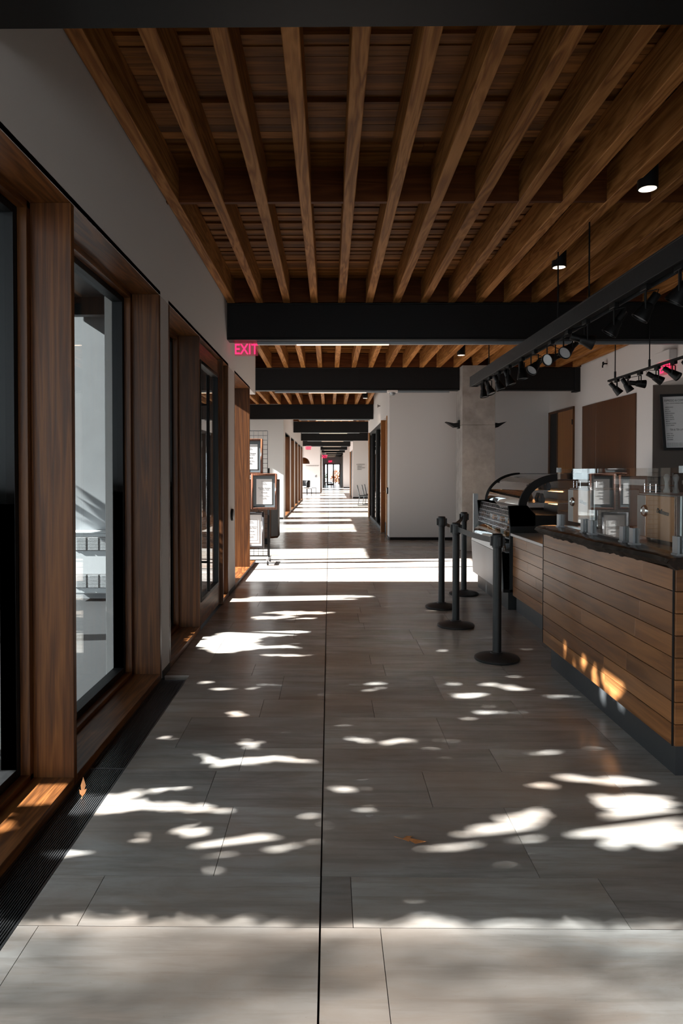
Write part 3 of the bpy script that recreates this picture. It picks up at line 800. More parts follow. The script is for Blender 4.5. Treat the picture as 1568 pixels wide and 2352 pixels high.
# wood fronted appliances behind the glass
def appliance(y0, label):
    """wide low unit whose front looks at the customers (towards -X)"""
    x, z, W, H = 1.85, 1.089, .487, .272
    t = thing('countertop_appliance', label, 'appliance', (x+.15, y0+W/2, z), 'wood-fronted appliances behind the glass')
    y1 = y0+W
    BOX(x, x+.32, y0, y1, z+.012, z+H).build('casing', M['dullsteel'], t, bevel=.006)
    BOX(x-.014, x-.001, y0+.035, y1-.115, z+.016, z+H-.012).build('wood_door', M['ply_z'], t, bevel=.003)
    BOX(x-.012, x-.001, y1-.112, y1-.004, z+.016, z+H-.012).build('side_panel', M['dullsteel'], t, bevel=.003)
    m = MB()
    for q in (.004, .020): m.box(x-.018, x-.001, y0+q, y0+q+.009, z+.014, z+H-.008)
    m.build('edge_trim', M['chrome'], t)
    MB().lathe([(0,.010),(.024,.010),(.028,.014),(.034,.008),(.036,0),(0,0)][::-1], (x-.013, y1-.112, z+.168), 32, (-1,0,0)).build('dial', M['chrome'], t)
    text('lettering', 'Dallmann', M['black'], t, (x-.0155, y0+.165, z+.172), .036, (0,-1,-.09), (0,0,1), depth=.001, shear=.35, bold=.001)
    for dx in (.04, .28):
        for dy in (.04, W-.04): MB().lathe([(0,0),(.012,0),(.012,.013),(0,.013)], (x+dx, y0+dy, z), 10).build('foot', M['black'], t)
    m = MB(); a, b = y1-.17, y1-.03
    for zz in (H+.015, H+.042): m.tube([(x+.02,a,z+zz),(x+.02,b,z+zz),(x+.14,b,z+zz),(x+.14,a,z+zz),(x+.02,a,z+zz)], .0028, 5)
    for dx, dy in ((.02,a),(.02,(a+b)/2),(.02,b),(.14,a),(.14,b)): m.cyl((x+dx,dy,z+H),(x+dx,dy,z+H+.052),.0028,6)
    m.build('cup_rail', M['chrome'], t)
appliance(3.612, 'nearer wood-fronted appliance with script lettering behind the glass')
appliance(4.79, 'farther wood-fronted appliance with chrome dial, half hidden by a pane joint')
for i, (x, y) in enumerate([(1.91, 3.885), (1.935, 3.83)]):
    m = MB().lathe([(0,0),(.016,0),(.018,.01),(.011,.03),(.009,.06),(.014,.075),(.017,.09),(.010,.105),(0,.108)], (x,y,1.364), 18)
    tag(m.build('pepper_mill', M['casegrey'], None, loc=(x,y,1.364)), ['pale turned mill on the nearer appliance, beside the cup rail', 'second pale turned mill on the nearer appliance, on the right'][i], 'mill', 'turned mills on the appliance')
t = thing('menu_sign', 'dark sign reading blonde espresso standing behind the glass at the right edge', 'sign', (2.75, 5.3, 1.25))
BOX(2.66, 2.98, 5.30, 5.33, 1.24, 1.475).build('board', M['charcoal'], t, bevel=.003)
text('lettering', 'BLONDE ESPRESSO', M['inkl'], t, (2.72, 5.297, 1.40), .042, (1,0,0), (0,0,1), 'LEFT', depth=.001, sx=.62)
MB().box(2.77,2.81,5.297,5.30,1.44,1.445).box(2.74,2.84,5.297,5.30,1.355,1.357).build('rule', M['inkl'], t)
BOX(2.70, 2.94, 5.27, 5.5, 1.15, 1.24).build('stand', M['black'], t, bevel=.01)
# lower back counter
lc = thing('back_counter', 'lower walnut-planked counter section between the service counter and the pastry case', 'counter', (2.3, 6.3, 0))
planked(lc, 1.95, 5.26, 7.26, .165, .80, 6, 21)
BOX(1.99, 2.6, 5.3, 7.26, 0, .165).build('toe_kick', M['toe'], lc); BOX(1.98, 2.62, 5.25, 7.26, .165, .80).build('carcass', M['black'], lc)
tag(BOX(1.925, 2.65, 5.25, 7.27, .80, .832).build('steel_worktop', M['dullsteel'], None, bevel=.004, loc=(2.3, 6.3, .8)), 'grey steel-edged worktop on the lower counter beside the pastry case', 'worktop')
tag(BOX(2.4, 2.62, 5.3, 7.2, .834, 1.08).build('equipment_box', M['black'], None, bevel=.01, loc=(2.5, 6.2, .834)), 'long black appliance housing on the back of the steel worktop', 'appliance')
# ------------------------------------------------------------------ curved pastry case
def case():
    t = thing('pastry_case', 'black curved-glass refrigerated pastry case with wire shelves in front', 'display case', (2.3, 8.1, 0))
    y0, y1 = 7.30, 8.85
    BOX(1.92, 2.75, y0+.03, y1-.02, 0, .19).build('plinth', M['charcoal'], t)
    BOX(1.86, 2.76, y0, y1, .19, .22).build('base_tray', M['black'], t)
    # lower steel front, leaning
    m = MB(); m.prism([(1.86,.19),(1.875,.19),(1.855,.60),(1.84,.60)], 'y', y0+.04, y1); m.build('lower_panel', M['casegrey'], t, bevel=.002)
    m = MB(); m.prism([(1.838,.605),(1.852,.605),(1.875,.69),(1.862,.695)], 'y', y0+.04, y1); m.build('kick_rail', M['steel'], t, bevel=.002)
    # lower curved glass
    pts = []; 
    for i in range(9):
        a = i/8; pts.append((1.865+.10*a**1.6, .70+.19*a))
    inner = [(x+.007, z) for x, z in pts][::-1]
    MB().prism(pts+inner, 'y', y0+.05, y1).build('lower_glass', M['glass_c'], t)
    # outline of the end frame in (x, z)
    def arc(cx, cz, rx, rz, a0, a1, n=18): return [(cx+rx*math.cos(R(a0+(a1-a0)*i/n)), cz+rz*math.sin(R(a0+(a1-a0)*i/n))) for i in range(n+1)]
    outer = arc(2.46, 1.10, .44, .36, 178, 90)      # canopy from lower front to top
    inn = arc(2.46, 1.10, .355, .285, 90, 178)
    for (ya, yb, nm) in ((y0, y0+.035, 'end_frame'), (y1-.03, y1, 'end_frame')):
        m = MB()
        m.prism(outer + [(2.80,1.46),(2.80,1.385)] + inn, 'y', ya, yb)
        # sweep down to the body
        m.prism([(2.02,1.12),(2.11,1.12),(2.20,1.02),(2.80,1.02),(2.80,.98),(2.76,.19),(1.93,.19),(1.93,.90)], 'y', ya, yb)
        m.prism([(2.02,1.12),(1.93,.90),(2.2,.90),(2.2,1.03),(2.11,1.125)], 'y', ya, yb)
        m.build(nm, M['black'], t, bevel=.003)
    # curved canopy glass (double wall) and its top strip
    a = arc(2.46, 1.10, .435, .355, 176, 92, 26); b = [(x+.006*(2.46-x)/.44, z-.006*(z-1.1)/.36) for x, z in a][::-1]
    MB().prism(a+b, 'y', y0+.035, y1-.03).build('canopy_glass', M['canopy'], t, smooth=60)
    BOX(2.46, 2.80, y0+.035, y1-.03, 1.44, 1.458).build('top_panel', M['charcoal'], t)
    m = MB(); m.tube([(x-.004, y1-.012, z+.004) for x, z in outer], .008, 6); m.build('edge_trim', M['black'], t)
    # back and interior
    BOX(2.76, 2.80, y0+.035, y1-.03, .22, 1.44).build('rear_doors', M['black'], t)
    BOX(2.02, 2.76, y0+.035, y1-.03, .96, .99).build('deck_panel', M['black'], t)
    for z, x0 in ((1.275, 2.20), (1.14, 2.14)):
        q = MB().box(x0, 2.74, y0+.06, y1-.05, z, z+.008).build('shelf', M['steel'], t)
        BOX(x0-.004, x0+.003, y0+.06, y1-.05, z-.006, z+.016).build('shelf_edge', M['glow'], q)
        BOX(x0+.3, x0+.32, y0+.08, y1-.07, z-.014, z-.001).build('shelf_light', M['shelflight'], q)
    BOX(2.5,2.52,y0+.08,y1-.07,1.425,1.438).build('shelf_light', M['shelflight'], t)
    # open air shelves of the lower case
    for z, x0 in ((.62, 1.90), (.76, 1.95), (.90, 1.98)):
        MB().box(x0, 2.7, y0+.05, y1-.03, z-.012, z).build('shelf', M['dullsteel'], t)
    # wire baskets hung across the front
    m = MB(); r = .0028
    zs = [.86,.915,.965,1.01,1.06,1.105]
    xf = lambda z: 1.905 + (z-.86)*.16
    for z in zs: m.tube([(1.99+.1*(z-.86), y0+.06, z), (xf(z), y0+.06, z), (xf(z), y1-.06, z), (1.99+.1*(z-.86), y1-.06, z)], r*1.2, 5)
    k = y0+.06
    while k <= y1-.06+1e-3: m.tube([(xf(.86), k, .86), (xf(1.105), k, 1.105)], r, 4); k += .05
    m.build('wire_basket', M['chrome'], t)
    m = MB(); k = y0+.1
    for z in (.70,.735): m.tube([(1.895, y0+.06, z), (1.895, y1-.06, z)], r, 5)
    while k <= y1-.1: m.tube([(1.895, k, .63), (1.895, k, .74)], r, 4); k += .04
    m.build('wire_fence', M['chrome'], t)
    BOX(1.87,1.93, y1+.02, y1+.05, .5, 1.2).build('side_upright', M['lgrey'], t)
    return t
M['glow'] = plain('shelf_lip', (.7,.62,.55), .3)
M['shelflight'] = emit('shelf_light', (1,.45,.16), 5)
M['canopy'] = glass('canopy_glass', (.55,.56,.56), .16, 1.6)
case()
cup = M['lens']
# goods in the case
rr = random.Random(9)
def pouch(x, y, z, label, grp, h=.105, w=.05):
    m = MB(); m.add([(x-w*.4,y-w,z),(x+w*.4,y-w,z),(x+w*.4,y+w,z),(x-w*.4,y+w,z),(x-w*.5,y-w*1.05,z+h*.4),(x+w*.5,y-w*1.05,z+h*.4),(x+w*.5,y+w*1.05,z+h*.4),(x-w*.5,y+w*1.05,z+h*.4),(x-.004,y-w*.95,z+h),(x+.004,y-w*.95,z+h),(x+.004,y+w*.95,z+h),(x-.004,y+w*.95,z+h)],
        [(0,3,2,1),(0,1,5,4),(1,2,6,5),(2,3,7,6),(3,0,4,7),(4,5,9,8),(5,6,10,9),(6,7,11,10),(7,4,8,11),(8,9,10,11)])
    t = thing('coffee_bag', label, 'coffee bag', (x,y,z), grp)
    m.build('bag', M['bronze'], t, bevel=.003)
    MB().lathe([(0,0),(.016,0),(.016,.001),(0,.001)], (x-w*.42, y, z+h*.55), 14, (-1,0,0)).build('round_label', M['ply_z'], t)
    return t
for zi, (z, lab, n) in enumerate([(1.149, 'lower', 6), (1.284, 'upper', 4)]):
    for i in range(n):
        pouch(2.30+.03*(i%2)+.06*zi, 7.42+i*(.22 if zi == 0 else .30), z, 'coffee bag on the %s shelf under curved glass, %s from the camera' % (lab, ordn[i]), 'dark coffee bags in the pastry case', h=.10 if zi == 0 else .115)
for z, x0, nm, n in ((.903, 2.0, 'top', 11), (.763, 1.96, 'middle', 10), (.623, 1.92, 'bottom', 9)):
    for i in range(n):
        yy = 7.42 + i*(1.34/n); k = i % 3
        if k == 0: m = MB().lathe([(0,0),(.024,0),(.026,.01),(.026,.06),(.012,.078),(.012,.09),(0,.09)], (x0+.055,yy,z+.001), 12); mt = cup; nmn='bottle'
        elif k == 1: m = MB().lathe([(0,0),(.03,0),(.036,.06),(.037,.064),(0,.064)], (x0+.065,yy,z+.001), 12); mt = M['lgrey']; nmn='cup'
        else: m = MB().box(x0+.01,x0+.09,yy-.035,yy+.035,z,z+.055); mt = M['door_z']; nmn='snack_box'
        o = m.build(nmn, mt, None, bevel=.002 if k == 2 else 0, loc=(x0+.03,yy,z))
        tag(o, '%s on the %s open case shelf, %s from the camera' % (['small clear bottle','pale lidded tub','small brown snack box'][k], nm, ordn[i]), ['bottle','tub','box'][k], 'packaged food on the open case shelves')

# ------------------------------------------------------------------ menu board, wood panel and back bar
t = thing('menu_board', 'tilted black-framed drinks menu on the taupe niche wall', 'menu board', (5.0, 9.9, 2.2))
# board leans: local frame axes
o0 = Vector((4.80, 9.86, 1.79)); ux = Vector((.36, -.12, .0)); uz = Vector((-.055, .02, .80))
uxn = ux.normalized(); uzn = uz.normalized(); nn = uxn.cross(uzn)
def quad(a0,a1,b0,b1,d0,d1):
    vs = []
    for d in (d0,d1):
        for (a,b) in ((a0,b0),(a1,b0),(a1,b1),(a0,b1)): vs.append(o0+ux*a+uz*b+nn*d)
    return MB().add(vs, [(0,3,2,1),(4,5,6,7),(0,1,5,4),(1,2,6,5),(2,3,7,6),(3,0,4,7)])
quad(.09,.91,.045,.955,.0,.02).build('menu_sheet', M['paper'], t)
m = MB()
for q in ((0,.09,0,1),(.91,1,0,1),(.09,.91,0,.045),(.09,.91,.955,1)):
    w = quad(*q,-.01,.04); m.add(w.v, w.f)
m.build('frame', M['black'], t)
def mt(s, a, b, size, al='LEFT', ink='ink', sx=1): text('lettering', s, M[ink], t, o0+ux*a+uz*b+nn*.0215, size*1.25, uxn, uzn, al, depth=.0004, sx=sx, bold=.0004)
mt('ESPRESSO & COFFEE', .5, .885, .034, 'CENTER', sx=.72); mt('HAND CRAFTED ESPRESSO DRINKS', .5, .835, .012, 'CENTER')
items = ['AMERICANO','LATTE','MOCHA','CAPPUCCINO','CORTADO','FLAT WHITE','MACCHIATO','BREVE','HOUSE COFFEE','COLD BREW']
for i, s in enumerate(items): mt(s, .14, .765-.036*i, .015)
mt('\n'.join(['3'],), .86, .80, .013)
for i in range(11): mt('%d' % (3+i%3), .85, .765-.036*i, .014)
mt('TEA & TEA LATTES', .55, .365, .030, 'CENTER', sx=.72)
for i, s in enumerate(['HOT TEA','ICED CHAI','MATCHA','STEAMER']): mt(s, .14, .295-.036*i, .015); mt('4', .85, .295-.036*i, .014)
for i in range(3): mt('syrups and milk alternatives available on request', .12, .125-.026*i, .0105, 'LEFT')
t = thing('menu_board', 'second black-framed board at the right edge, mostly out of view', 'menu board', (5.3, 9.7, 2.2))
BOX(5.16,5.5,9.70,9.74,1.75,2.52).build('frame', M['black'], t, bevel=.004); BOX(5.19,5.47,9.69,9.70,1.8,2.48).build('menu_sheet', M['charcoal'], t)
t = thing('wood_panel', 'large dark brown veneer panel with one vertical seam on the white cafe wall', 'panel', (XR-.02, 11.7, 0))
MB().box(XR-.025, XR-.001, 12.17, 12.83, .95, 2.70).build('left_leaf', M['oak_z'], t, bevel=.003)
MB().box(XR-.025, XR-.001, 10.62, 12.165, .95, 2.70).build('right_leaf', M['oak_z'], t, bevel=.003)
t = thing('back_bar', 'dark back bar unit along the white cafe wall behind the glass', 'cabinet', (4.4, 9, 0))
BOX(4.15, 4.72, 5.2, 12.4, .08, .90).build('cabinet', M['charcoal'], t, bevel=.004); BOX(4.12, 4.73, 5.18, 12.42, .90, .94).build('top', M['dullsteel'], t, bevel=.003); BOX(4.2,4.7,5.25,12.35,0,.08).build('plinth', M['black'], t)
t = thing('brewing_machine', 'black slatted brewing machine on the back bar, seen through the farthest glass pane', 'appliance', (4.4, 11.6, .94))
BOX(4.2,4.7,10.9,12.3,.94,1.46).build('body', M['charcoal'], t, bevel=.01)
m = MB()
for i in range(12): m.box(4.19,4.2,10.95,12.25,1.0+i*.036,1.018+i*.036)
m.build('grille', M['bronze'], t)
t = thing('brewing_machine', 'dark boxy brewing machine on the back bar, behind the nearest glass pane', 'appliance', (4.4, 9.5, .94))
BOX(4.2,4.7,9.0,10.2,.94,1.42).build('body', M['charcoal'], t, bevel=.01); BOX(4.19,4.2,9.1,10.1,1.3,1.38).build('control_panel', M['dullsteel'], t)

# ------------------------------------------------------------------ picture rack
def rack():
    t = thing('display_rack', 'black wire grid rack on casters holding framed diplomas', 'rack', (-1.4, 10.95, 0))
    y = 11.0
    m = MB(); r = .0032; x0, x1 = -1.97, -.995; z0, z1 = .12, 2.14
    n = 13
    for i in range(n+1):
        x = x0+(x1-x0)*i/n; m.tube([(x,y,z0),(x,y,z1)], r*(1.6 if i in (0,n) else 1), 5)
    k = 27
    for i in range(k+1):
        z = z0+(z1-z0)*i/k; m.tube([(x0,y+.005,z),(x1,y+.005,z)], r*(1.6 if i in (0,k) else 1), 5)
    m.build('wire_grid', M['black'], t)
    for x in (-.975, -1.99):
        MB().box(x-.013, x+.013, y-.013, y+.013, .10, 1.54).build('post', M['black'], t, bevel=.002)
        f = MB().box(x-.016, x+.016, y-.24, y+.24, .07, .105).build('foot_rail', M['dullsteel'], t, bevel=.003)
        for s in (-.21, .21):
            MB().cyl((x-.012, y+s, .03), (x+.012, y+s, .03), .03, 16).box(x-.006,x+.006,y+s-.008,y+s+.008,.03,.07).build('caster', M['black'], f)
    BOX(x0, x1, y-.012, y+.012, .115, .13).build('cross_rail', M['black'], t)
rack()
def diploma(x0, x1, z0, z1, y, label, mat='mat_grey', inner=True, border=None, tilt=0, name='Mahogany', side='mahog'):
    t = thing('diploma_frame', label, 'picture frame', ((x0+x1)/2, y, z0), 'framed diplomas on the grid rack')
    w = .032
    m = MB()
    for a, b, c, d in ((x0,x0+w,z0,z1),(x1-w,x1,z0,z1),(x0+w,x1-w,z0,z0+w),(x0+w,x1-w,z1-w,z1)): m.box(a,b,y-.03,y,c,d)
    m.build('frame', M['mahog'] if side == 'mahog' else M['bronze'], t, bevel=.005)
    m = MB(); w2 = w+.008
    for a, b, c, d in ((x0+w,x0+w2,z0+w,z1-w),(x1-w2,x1-w,z0+w,z1-w),(x0+w2,x1-w2,z0+w,z0+w2),(x0+w2,x1-w2,z1-w2,z1-w)): m.box(a,b,y-.026,y-.01,c,d)
    m.build('inner_lip', M['bronze'], t)
    BOX(x0+w2,x1-w2,y-.010,y-.006,z0+w2,z1-w2).build('mat_board', M[mat], t)
    g = .045; px0, px1, pz0, pz1 = x0+w2+g, x1-w2-g, z0+w2+g, z1-w2-g
    BOX(px0,px1,y-.013,y-.0105,pz0,pz1).build('certificate', M['paper'], t)
    cx = (px0+px1)/2; H = pz1-pz0; yy = y-.0142
    T = lambda s, zz, sz, ink='ink', al='CENTER', xx=None: text('lettering', s, M[ink], t, (cx if xx is None else xx, yy, pz0+H*zz), sz*1.0, (1,0,0), (0,0,1), al, depth=.0003)
    T('Hale\nTrading\nCompany', .86, .022, 'inkl', 'LEFT', cx-.05)
    T('Bateman %s\nDiploma Frame' % name, .615, .024)
    T('$196.00', .46, .026)
    T('for your 8.5 x 11 diploma\nincludes museum glass and hardware', .34, .011, 'inkl'); T('8.5 x 11 Diploma\nSpecial Edition\nHandmade in USA', .24, .010, 'inkl')
    if border:
        m = MB(); e = .0018
        a, b, c, d = px0+.03, px1-.03, pz0+.04, pz1-.03
        for q in ((a,a+e,c,d),(b-e,b,c,d),(a,b,c,c+e),(a,b,d-e,d)): m.box(q[0],q[1],yy-.0002,yy+.0015,q[2],q[3])
        m.build('border_line', M['ink'], t)
    return t
diploma(-1.49, -1.07, 1.435, 2.01, 10.99, 'top framed diploma on the rack, partly hidden by the walnut post')
diploma(-1.255, -.835, .875, 1.45, 10.955, 'middle framed diploma overhanging the rack post, fully visible')
diploma(-1.735, -1.315, .88, 1.43, 10.99, 'middle-row framed diploma behind the walnut post, seen in the glass reflection', name='Cherry')
diploma(-1.47, -1.045, .25, .83, 10.985, 'bottom framed diploma with white mat and thin border line', mat='paper', border=True, side='bronze', name='Espresso')
# wooden showcase behind the rack
t = thing('showcase', 'tall brown wooden showcase with a narrow glass end behind the picture rack', 'cabinet', (-1.35, 14.1, 0))
m = MB(); m.prism([(-1.75,13.9),(-1.20,13.9),(-1.06,14.02),(-1.06,14.6),(-1.75,14.6)], 'z', .12, 1.32); m.build('body', M['oak_z'], t, bevel=.003)
m = MB(); m.prism([(-1.19,13.905),(-1.064,14.012),(-1.056,14.0),(-1.185,13.89)], 'z', .16, 1.29); m.build('glass_front', M['steel'], t)
MB().box(-1.72,-1.26,13.95,14.55,0,.12).build('plinth', M['black'], t)

# ------------------------------------------------------------------ far furniture
def mesh_chair(x, y, label):
    t = thing('chair', label, 'chair', (x, y, 0), 'black sled-base chairs')
    MB().box(x-.22,x+.22,y-.23,y+.23,.43,.46).build('seat', M['blackp'], t, bevel=.01)
    m = MB(); m.prism([(x-.22,.47),(x-.19,.47),(x-.235,.70),(x-.28,.90),(x-.31,.90),(x-.27,.70)], 'y', y-.22, y+.22); m.build('backrest', M['blackp'], t, bevel=.008)
    for s in (-.2,.2):
        MB().tube([(x-.22,y+s,.5),(x-.2,y+s,.43),(x+.17,y+s,.43),(x+.22,y+s,.015),(x-.26,y+s,.015),(x-.18,y+s,.43)], .012, 6).build('leg_frame', M['black'], t)
for i, (x, y) in enumerate([(1.50, 29.6), (1.74, 30.4), (1.90, 31.3)]): mesh_chair(x, y, '%s black chair from the left in the row behind the glazed corridor wall' % ordn[i])
t = thing('bench', 'low black bench by the glazed end doors', 'bench', (-.2, 66, 0))
MB().box(-.42,.25,65.6,66.2,.40,.47).build('seat', M['blackp'], t, bevel=.01)
for x in (-.36,.19): 
    for yy in (65.68,66.1): MB().box(x-.03,x+.03,yy-.03,yy+.03,0,.40).build('leg', M['black'], t)
t = thing('armchair', 'rounded armchair with pale upholstery in the left seating lobby', 'armchair', (-1.6, 42.8, 0))
m = MB().lathe([(0,.40),(.33,.40),(.37,.45),(.37,.52),(.33,.56),(0,.57)], (-1.62,42.8,0), 28); m.build('seat', M['lgrey'], t)
m = MB(); n=16; vs=[]; 
for i in range(n+1):
    a = R(-60+ i*200/n); 
    for (r, z) in ((.36,.5),(.42,.5),(.43,.92),(.38,.94)): vs.append((-1.62+r*math.cos(a), 42.8+r*math.sin(a), z - (.12 if i in (0,n) and z > .6 else 0)))
fs=[]
for i in range(n):
    for k in range(4): fs.append((i*4+k, i*4+(k+1)%4, (i+1)*4+(k+1)%4, (i+1)*4+k))
fs += [(0,1,2,3),(n*4+3,n*4+2,n*4+1,n*4)]
MB().add(vs,fs).build('backrest', M['blackp'], t, bevel=.01)
for a in (45,135,225,315): MB().cyl((-1.62+.28*math.cos(R(a)),42.8+.28*math.sin(R(a)),.42),(-1.62+.32*math.cos(R(a)),42.8+.32*math.sin(R(a)),0),.015,8).build('leg', M['black'], t)
for i, (x, y, w, h) in enumerate([(-1.28,43.6,.28,.40),(-1.0,44.4,.30,.44)]):
    t = thing('side_table', ['small black side table next to the armchair','second black side table nearer the far white wall'][i], 'table', (x,y,0), 'black side tables in the left lobby')
    BOX(x-w/2,x+w/2,y-.2,y+.2,h-.03,h).build('tabletop', M['blackp'], t, bevel=.004)
    for sx in (-1,1):
        for sy in (-1,1): MB().box(x+sx*(w/2-.015)-.012,x+sx*(w/2-.015)+.012,y+sy*.18-.012,y+sy*.18+.012,0,h-.03).build('leg', M['black'], t)
t = thing('dome_pendant', 'brown half-dome lamp shade hanging over the left seating lobby', 'pendant lamp', (-1.6, 43, 2.2))
MB().lathe([(.40,0),(.385,.01),(.36,.15),(.28,.29),(.15,.37),(.02,.40),(0,.40)], (-1.62,43,1.97), 32).build('shade', M['oak_z'], t)
MB().cyl((-1.62,43,2.37),(-1.62,43,ZD),.008,6).build('cord', M['black'], t)

# ------------------------------------------------------------------ dry leaves
def leaf(x, y, z, yaw, s, label, stand=0):
    pts = [(0,0),(.12,.16),(.34,.20),(.30,.08),(.62,.14),(1,0),(.6,-.16),(.32,-.10),(.36,-.24),(.12,-.15)]
    vs = []; 
    for k in (0, .0008):
        for (a, b) in pts:
            c = .10*a*a + .22*abs(b) + .05*math.sin(7*a)
            p = Vector((a*s, b*s, c*s + k + .002))
            if stand: p = Vector((p.x*math.cos(stand)-p.z*math.sin(stand)*.3, p.y, p.x*math.sin(stand)+p.z))
            vs.append(Vector((x,y,z)) + Matrix.Rotation(yaw,3,'Z') @ p)
    n = len(pts); fs = [tuple(range(n-1,-1,-1)), tuple(range(n,2*n))] + [(i,(i+1)%n,n+(i+1)%n,n+i) for i in range(n)]
    t = thing('dry_leaf', label, 'leaf', (x,y,z))
    MB().add(vs,fs).build('blade', M['leafdry'], t)
    d = Vector((math.cos(yaw),math.sin(yaw),0)); MB().tube([Vector((x,y,z+.003)), Vector((x,y,z+.004))-d*s*.35], .0012, 5).build('stalk', M['leafdry'], t)
leaf(.295, 2.735, 0, R(-25), .10, 'curled brown dry leaf lying on the stone floor')
leaf(-1.125, 3.08, 0, R(100), .075, 'small orange dry leaf standing on the floor grate', stand=1.2)
leaf(-.395, 9.15, 0, R(10), .03, 'tiny dark leaf fragment on the bright sunlit floor beyond the door')

# ------------------------------------------------------------------ outdoors on the left
struct('ground', MB().box(-60, -1.53, -30, 100, -.25, -.12).box(-60, 60, 75.3, 140, -.25, -.12), M['pave'])
o = struct('wall_outside', MB().box(-8.0, -1.61, 8.22, 8.5, -.12, 4.4), M['extwall'])
so = MB(); so.box(-3.1, -1.6, -6, 8.2, 3.5, 3.62)
for yy in (-4,-2,0,2,4,6,7.9): so.box(-3.08,-1.62,yy,yy+.12,3.3,3.5)
so.box(-3.15,-3.05,-6,8.2,3.42,3.7); so.box(-2.35,-2.25,-6,8.2,3.38,3.5)
struct('trim_5', so, M['charcoal'])
t = thing('wall_heater', 'pale grey wall-mounted heater unit with louvred grilles outside the window', 'heater', (-2.65, 8.1, .04))
BOX(-3.05,-2.25,8.02,8.22,.04,.76).build('cabinet', M['lgrey'], t, bevel=.012)
BOX(-3.06,-2.24,8.01,8.22,.755,.775).build('top_cap', M['lgrey'], t, bevel=.004)
for z0 in (.56, .12):
    m = MB()
    for c in range(5):
        xa = -2.99 + c*.145
        for i in range(9): m.box(xa, xa+.12, 8.008, 8.02, z0+i*.017, z0+i*.017+.008)
    q = m.build('louvre_grille', M['lgrey'], t); BOX(-3.0,-2.28,8.015,8.0195,z0-.01,z0+.155).build('grille_back', M['ink'], t)
# hidden-from-sun gaps: leaves live in "shadow space": pick the spot they shade, then climb the sun ray
tz = SUN_T; ta = math.tan(SUN_AZ)
def lift(x, y, t): return (x - t, y - t*ta, t*tz)
holes = [  # lit patches on the stone floor: cx, cy, rx, ry
 (-1.2,3.02,.40,.11),(-1.45,2.75,.25,.25),(-1.0,2.62,.10,.04),
 (-.74,3.00,.27,.06),(-.52,2.98,.10,.035),(-.72,3.15,.20,.02),(-.55,2.80,.07,.05),(-.40,2.72,.10,.045),(-.47,2.58,.12,.06),(-.27,2.74,.06,.03),(-.75,2.74,.05,.04),
 (-.55,3.45,.14,.05),(-.33,3.50,.17,.045),(-.40,3.70,.10,.04),(-.12,3.47,.10,.02),(-.20,3.85,.06,.03),(-.65,3.55,.08,.03),
 (.46,2.69,.12,.03),(.66,2.77,.13,.045),(.78,2.87,.10,.05),(.92,2.96,.08,.04),(.90,2.78,.05,.03),(1.28,2.80,.24,.11),(1.40,2.95,.2,.07),(1.38,3.08,.22,.05),(1.40,3.26,.16,.04),(1.0,3.2,.05,.03),(1.20,3.30,.10,.03),
 (-.08,2.93,.08,.012),(.02,2.90,.07,.04),(.18,2.98,.06,.03),(.12,3.3,.07,.03),(.18,3.75,.10,.03),(.42,3.75,.10,.03),(-.2,2.7,.06,.02),(.1,3.95,.06,.02),(.10,3.18,.06,.02),
 (.65,3.52,.06,.025),(1.16,3.60,.07,.03),(.80,3.8,.06,.025),(.30,4.75,.12,.03),(.25,4.62,.08,.02),(.38,4.68,.06,.02),(1.35,4.65,.16,.03),(1.14,4.75,.10,.03),(1.32,4.95,.08,.03),(1.52,4.50,.14,.035),(.88,4.75,.06,.02),
 (.95,4.48,.14,.03),(1.05,4.20,.14,.035),(.98,4.55,.1,.02),(.85,4.1,.08,.02),(-.35,5.5,.24,.04),(-.42,5.75,.22,.05),(-.85,4.8,.05,.03),(-.45,4.75,.06,.03),(-.50,4.65,.06,.02),(-.75,4.62,.13,.015),
 (-.45,6.9,.35,.10),(-.3,7.15,.35,.10),(-.5,7.85,.95,.16),(-.2,8.1,.8,.12),(-.85,5.9,.3,.35),(-.6,6.3,.4,.2),
]
cholesY = [(4.75,.35,.035,.08),(4.42,.30,.03,.09),(4.36,.36,.03,.08),(4.22,.22,.03,.10),(4.05,.30,.045,.09),(3.95,.22,.03,.08),(3.88,.32,.035,.07),(3.80,.36,.03,.05),(4.60,.24,.025,.06)]
rr = random.Random(21)
extra = [(rr.uniform(-1,1.6), rr.uniform(3.3,8.2), rr.uniform(.02,.05), rr.uniform(.012,.026)) for _ in range(45)]
def in_hole(x, y, s):
    for (cx, cy, rx, ry) in holes:
        if abs(x-cx) < rx+s and ((x-cx)/(rx+s*.5))**2 + ((y-cy)/(ry+s*.30))**2 < 1: return True
    for (cx, cy, rx, ry) in extra:
        if ((x-cx)/(rx+s*.45))**2 + ((y-cy)/(ry+s*.30))**2 < 1: return True
    # rays that land on the counter front at X = 1.64
    if x > 1.64:
        zc = (x-1.64)*tz; yc = y + (1.64-x)*ta
        for (cy, cz, ry, rz) in cholesY:
            if ((yc-cy)/(ry+s*.5))**2 + ((zc-cz)/(rz+s*.45))**2 < 1: return True
    return False
def leafquad(p, s, rr):
    n = Vector((rr.gauss(0,1), rr.gauss(0,.6), rr.gauss(0,1)+.3)).normalized(); u = n.orthogonal().normalized(); w = n.cross(u)
    a = rr.uniform(0, 6.28); u, w = u*math.cos(a)+w*math.sin(a), w*math.cos(a)-u*math.sin(a)
    return [p-u*s, p-u*s*.2+w*s*.55+n*s*.12, p+u*s*.5+w*s*.42, p+u*s*1.05, p+u*s*.45-w*s*.45, p-u*s*.25-w*s*.55+n*s*.12]
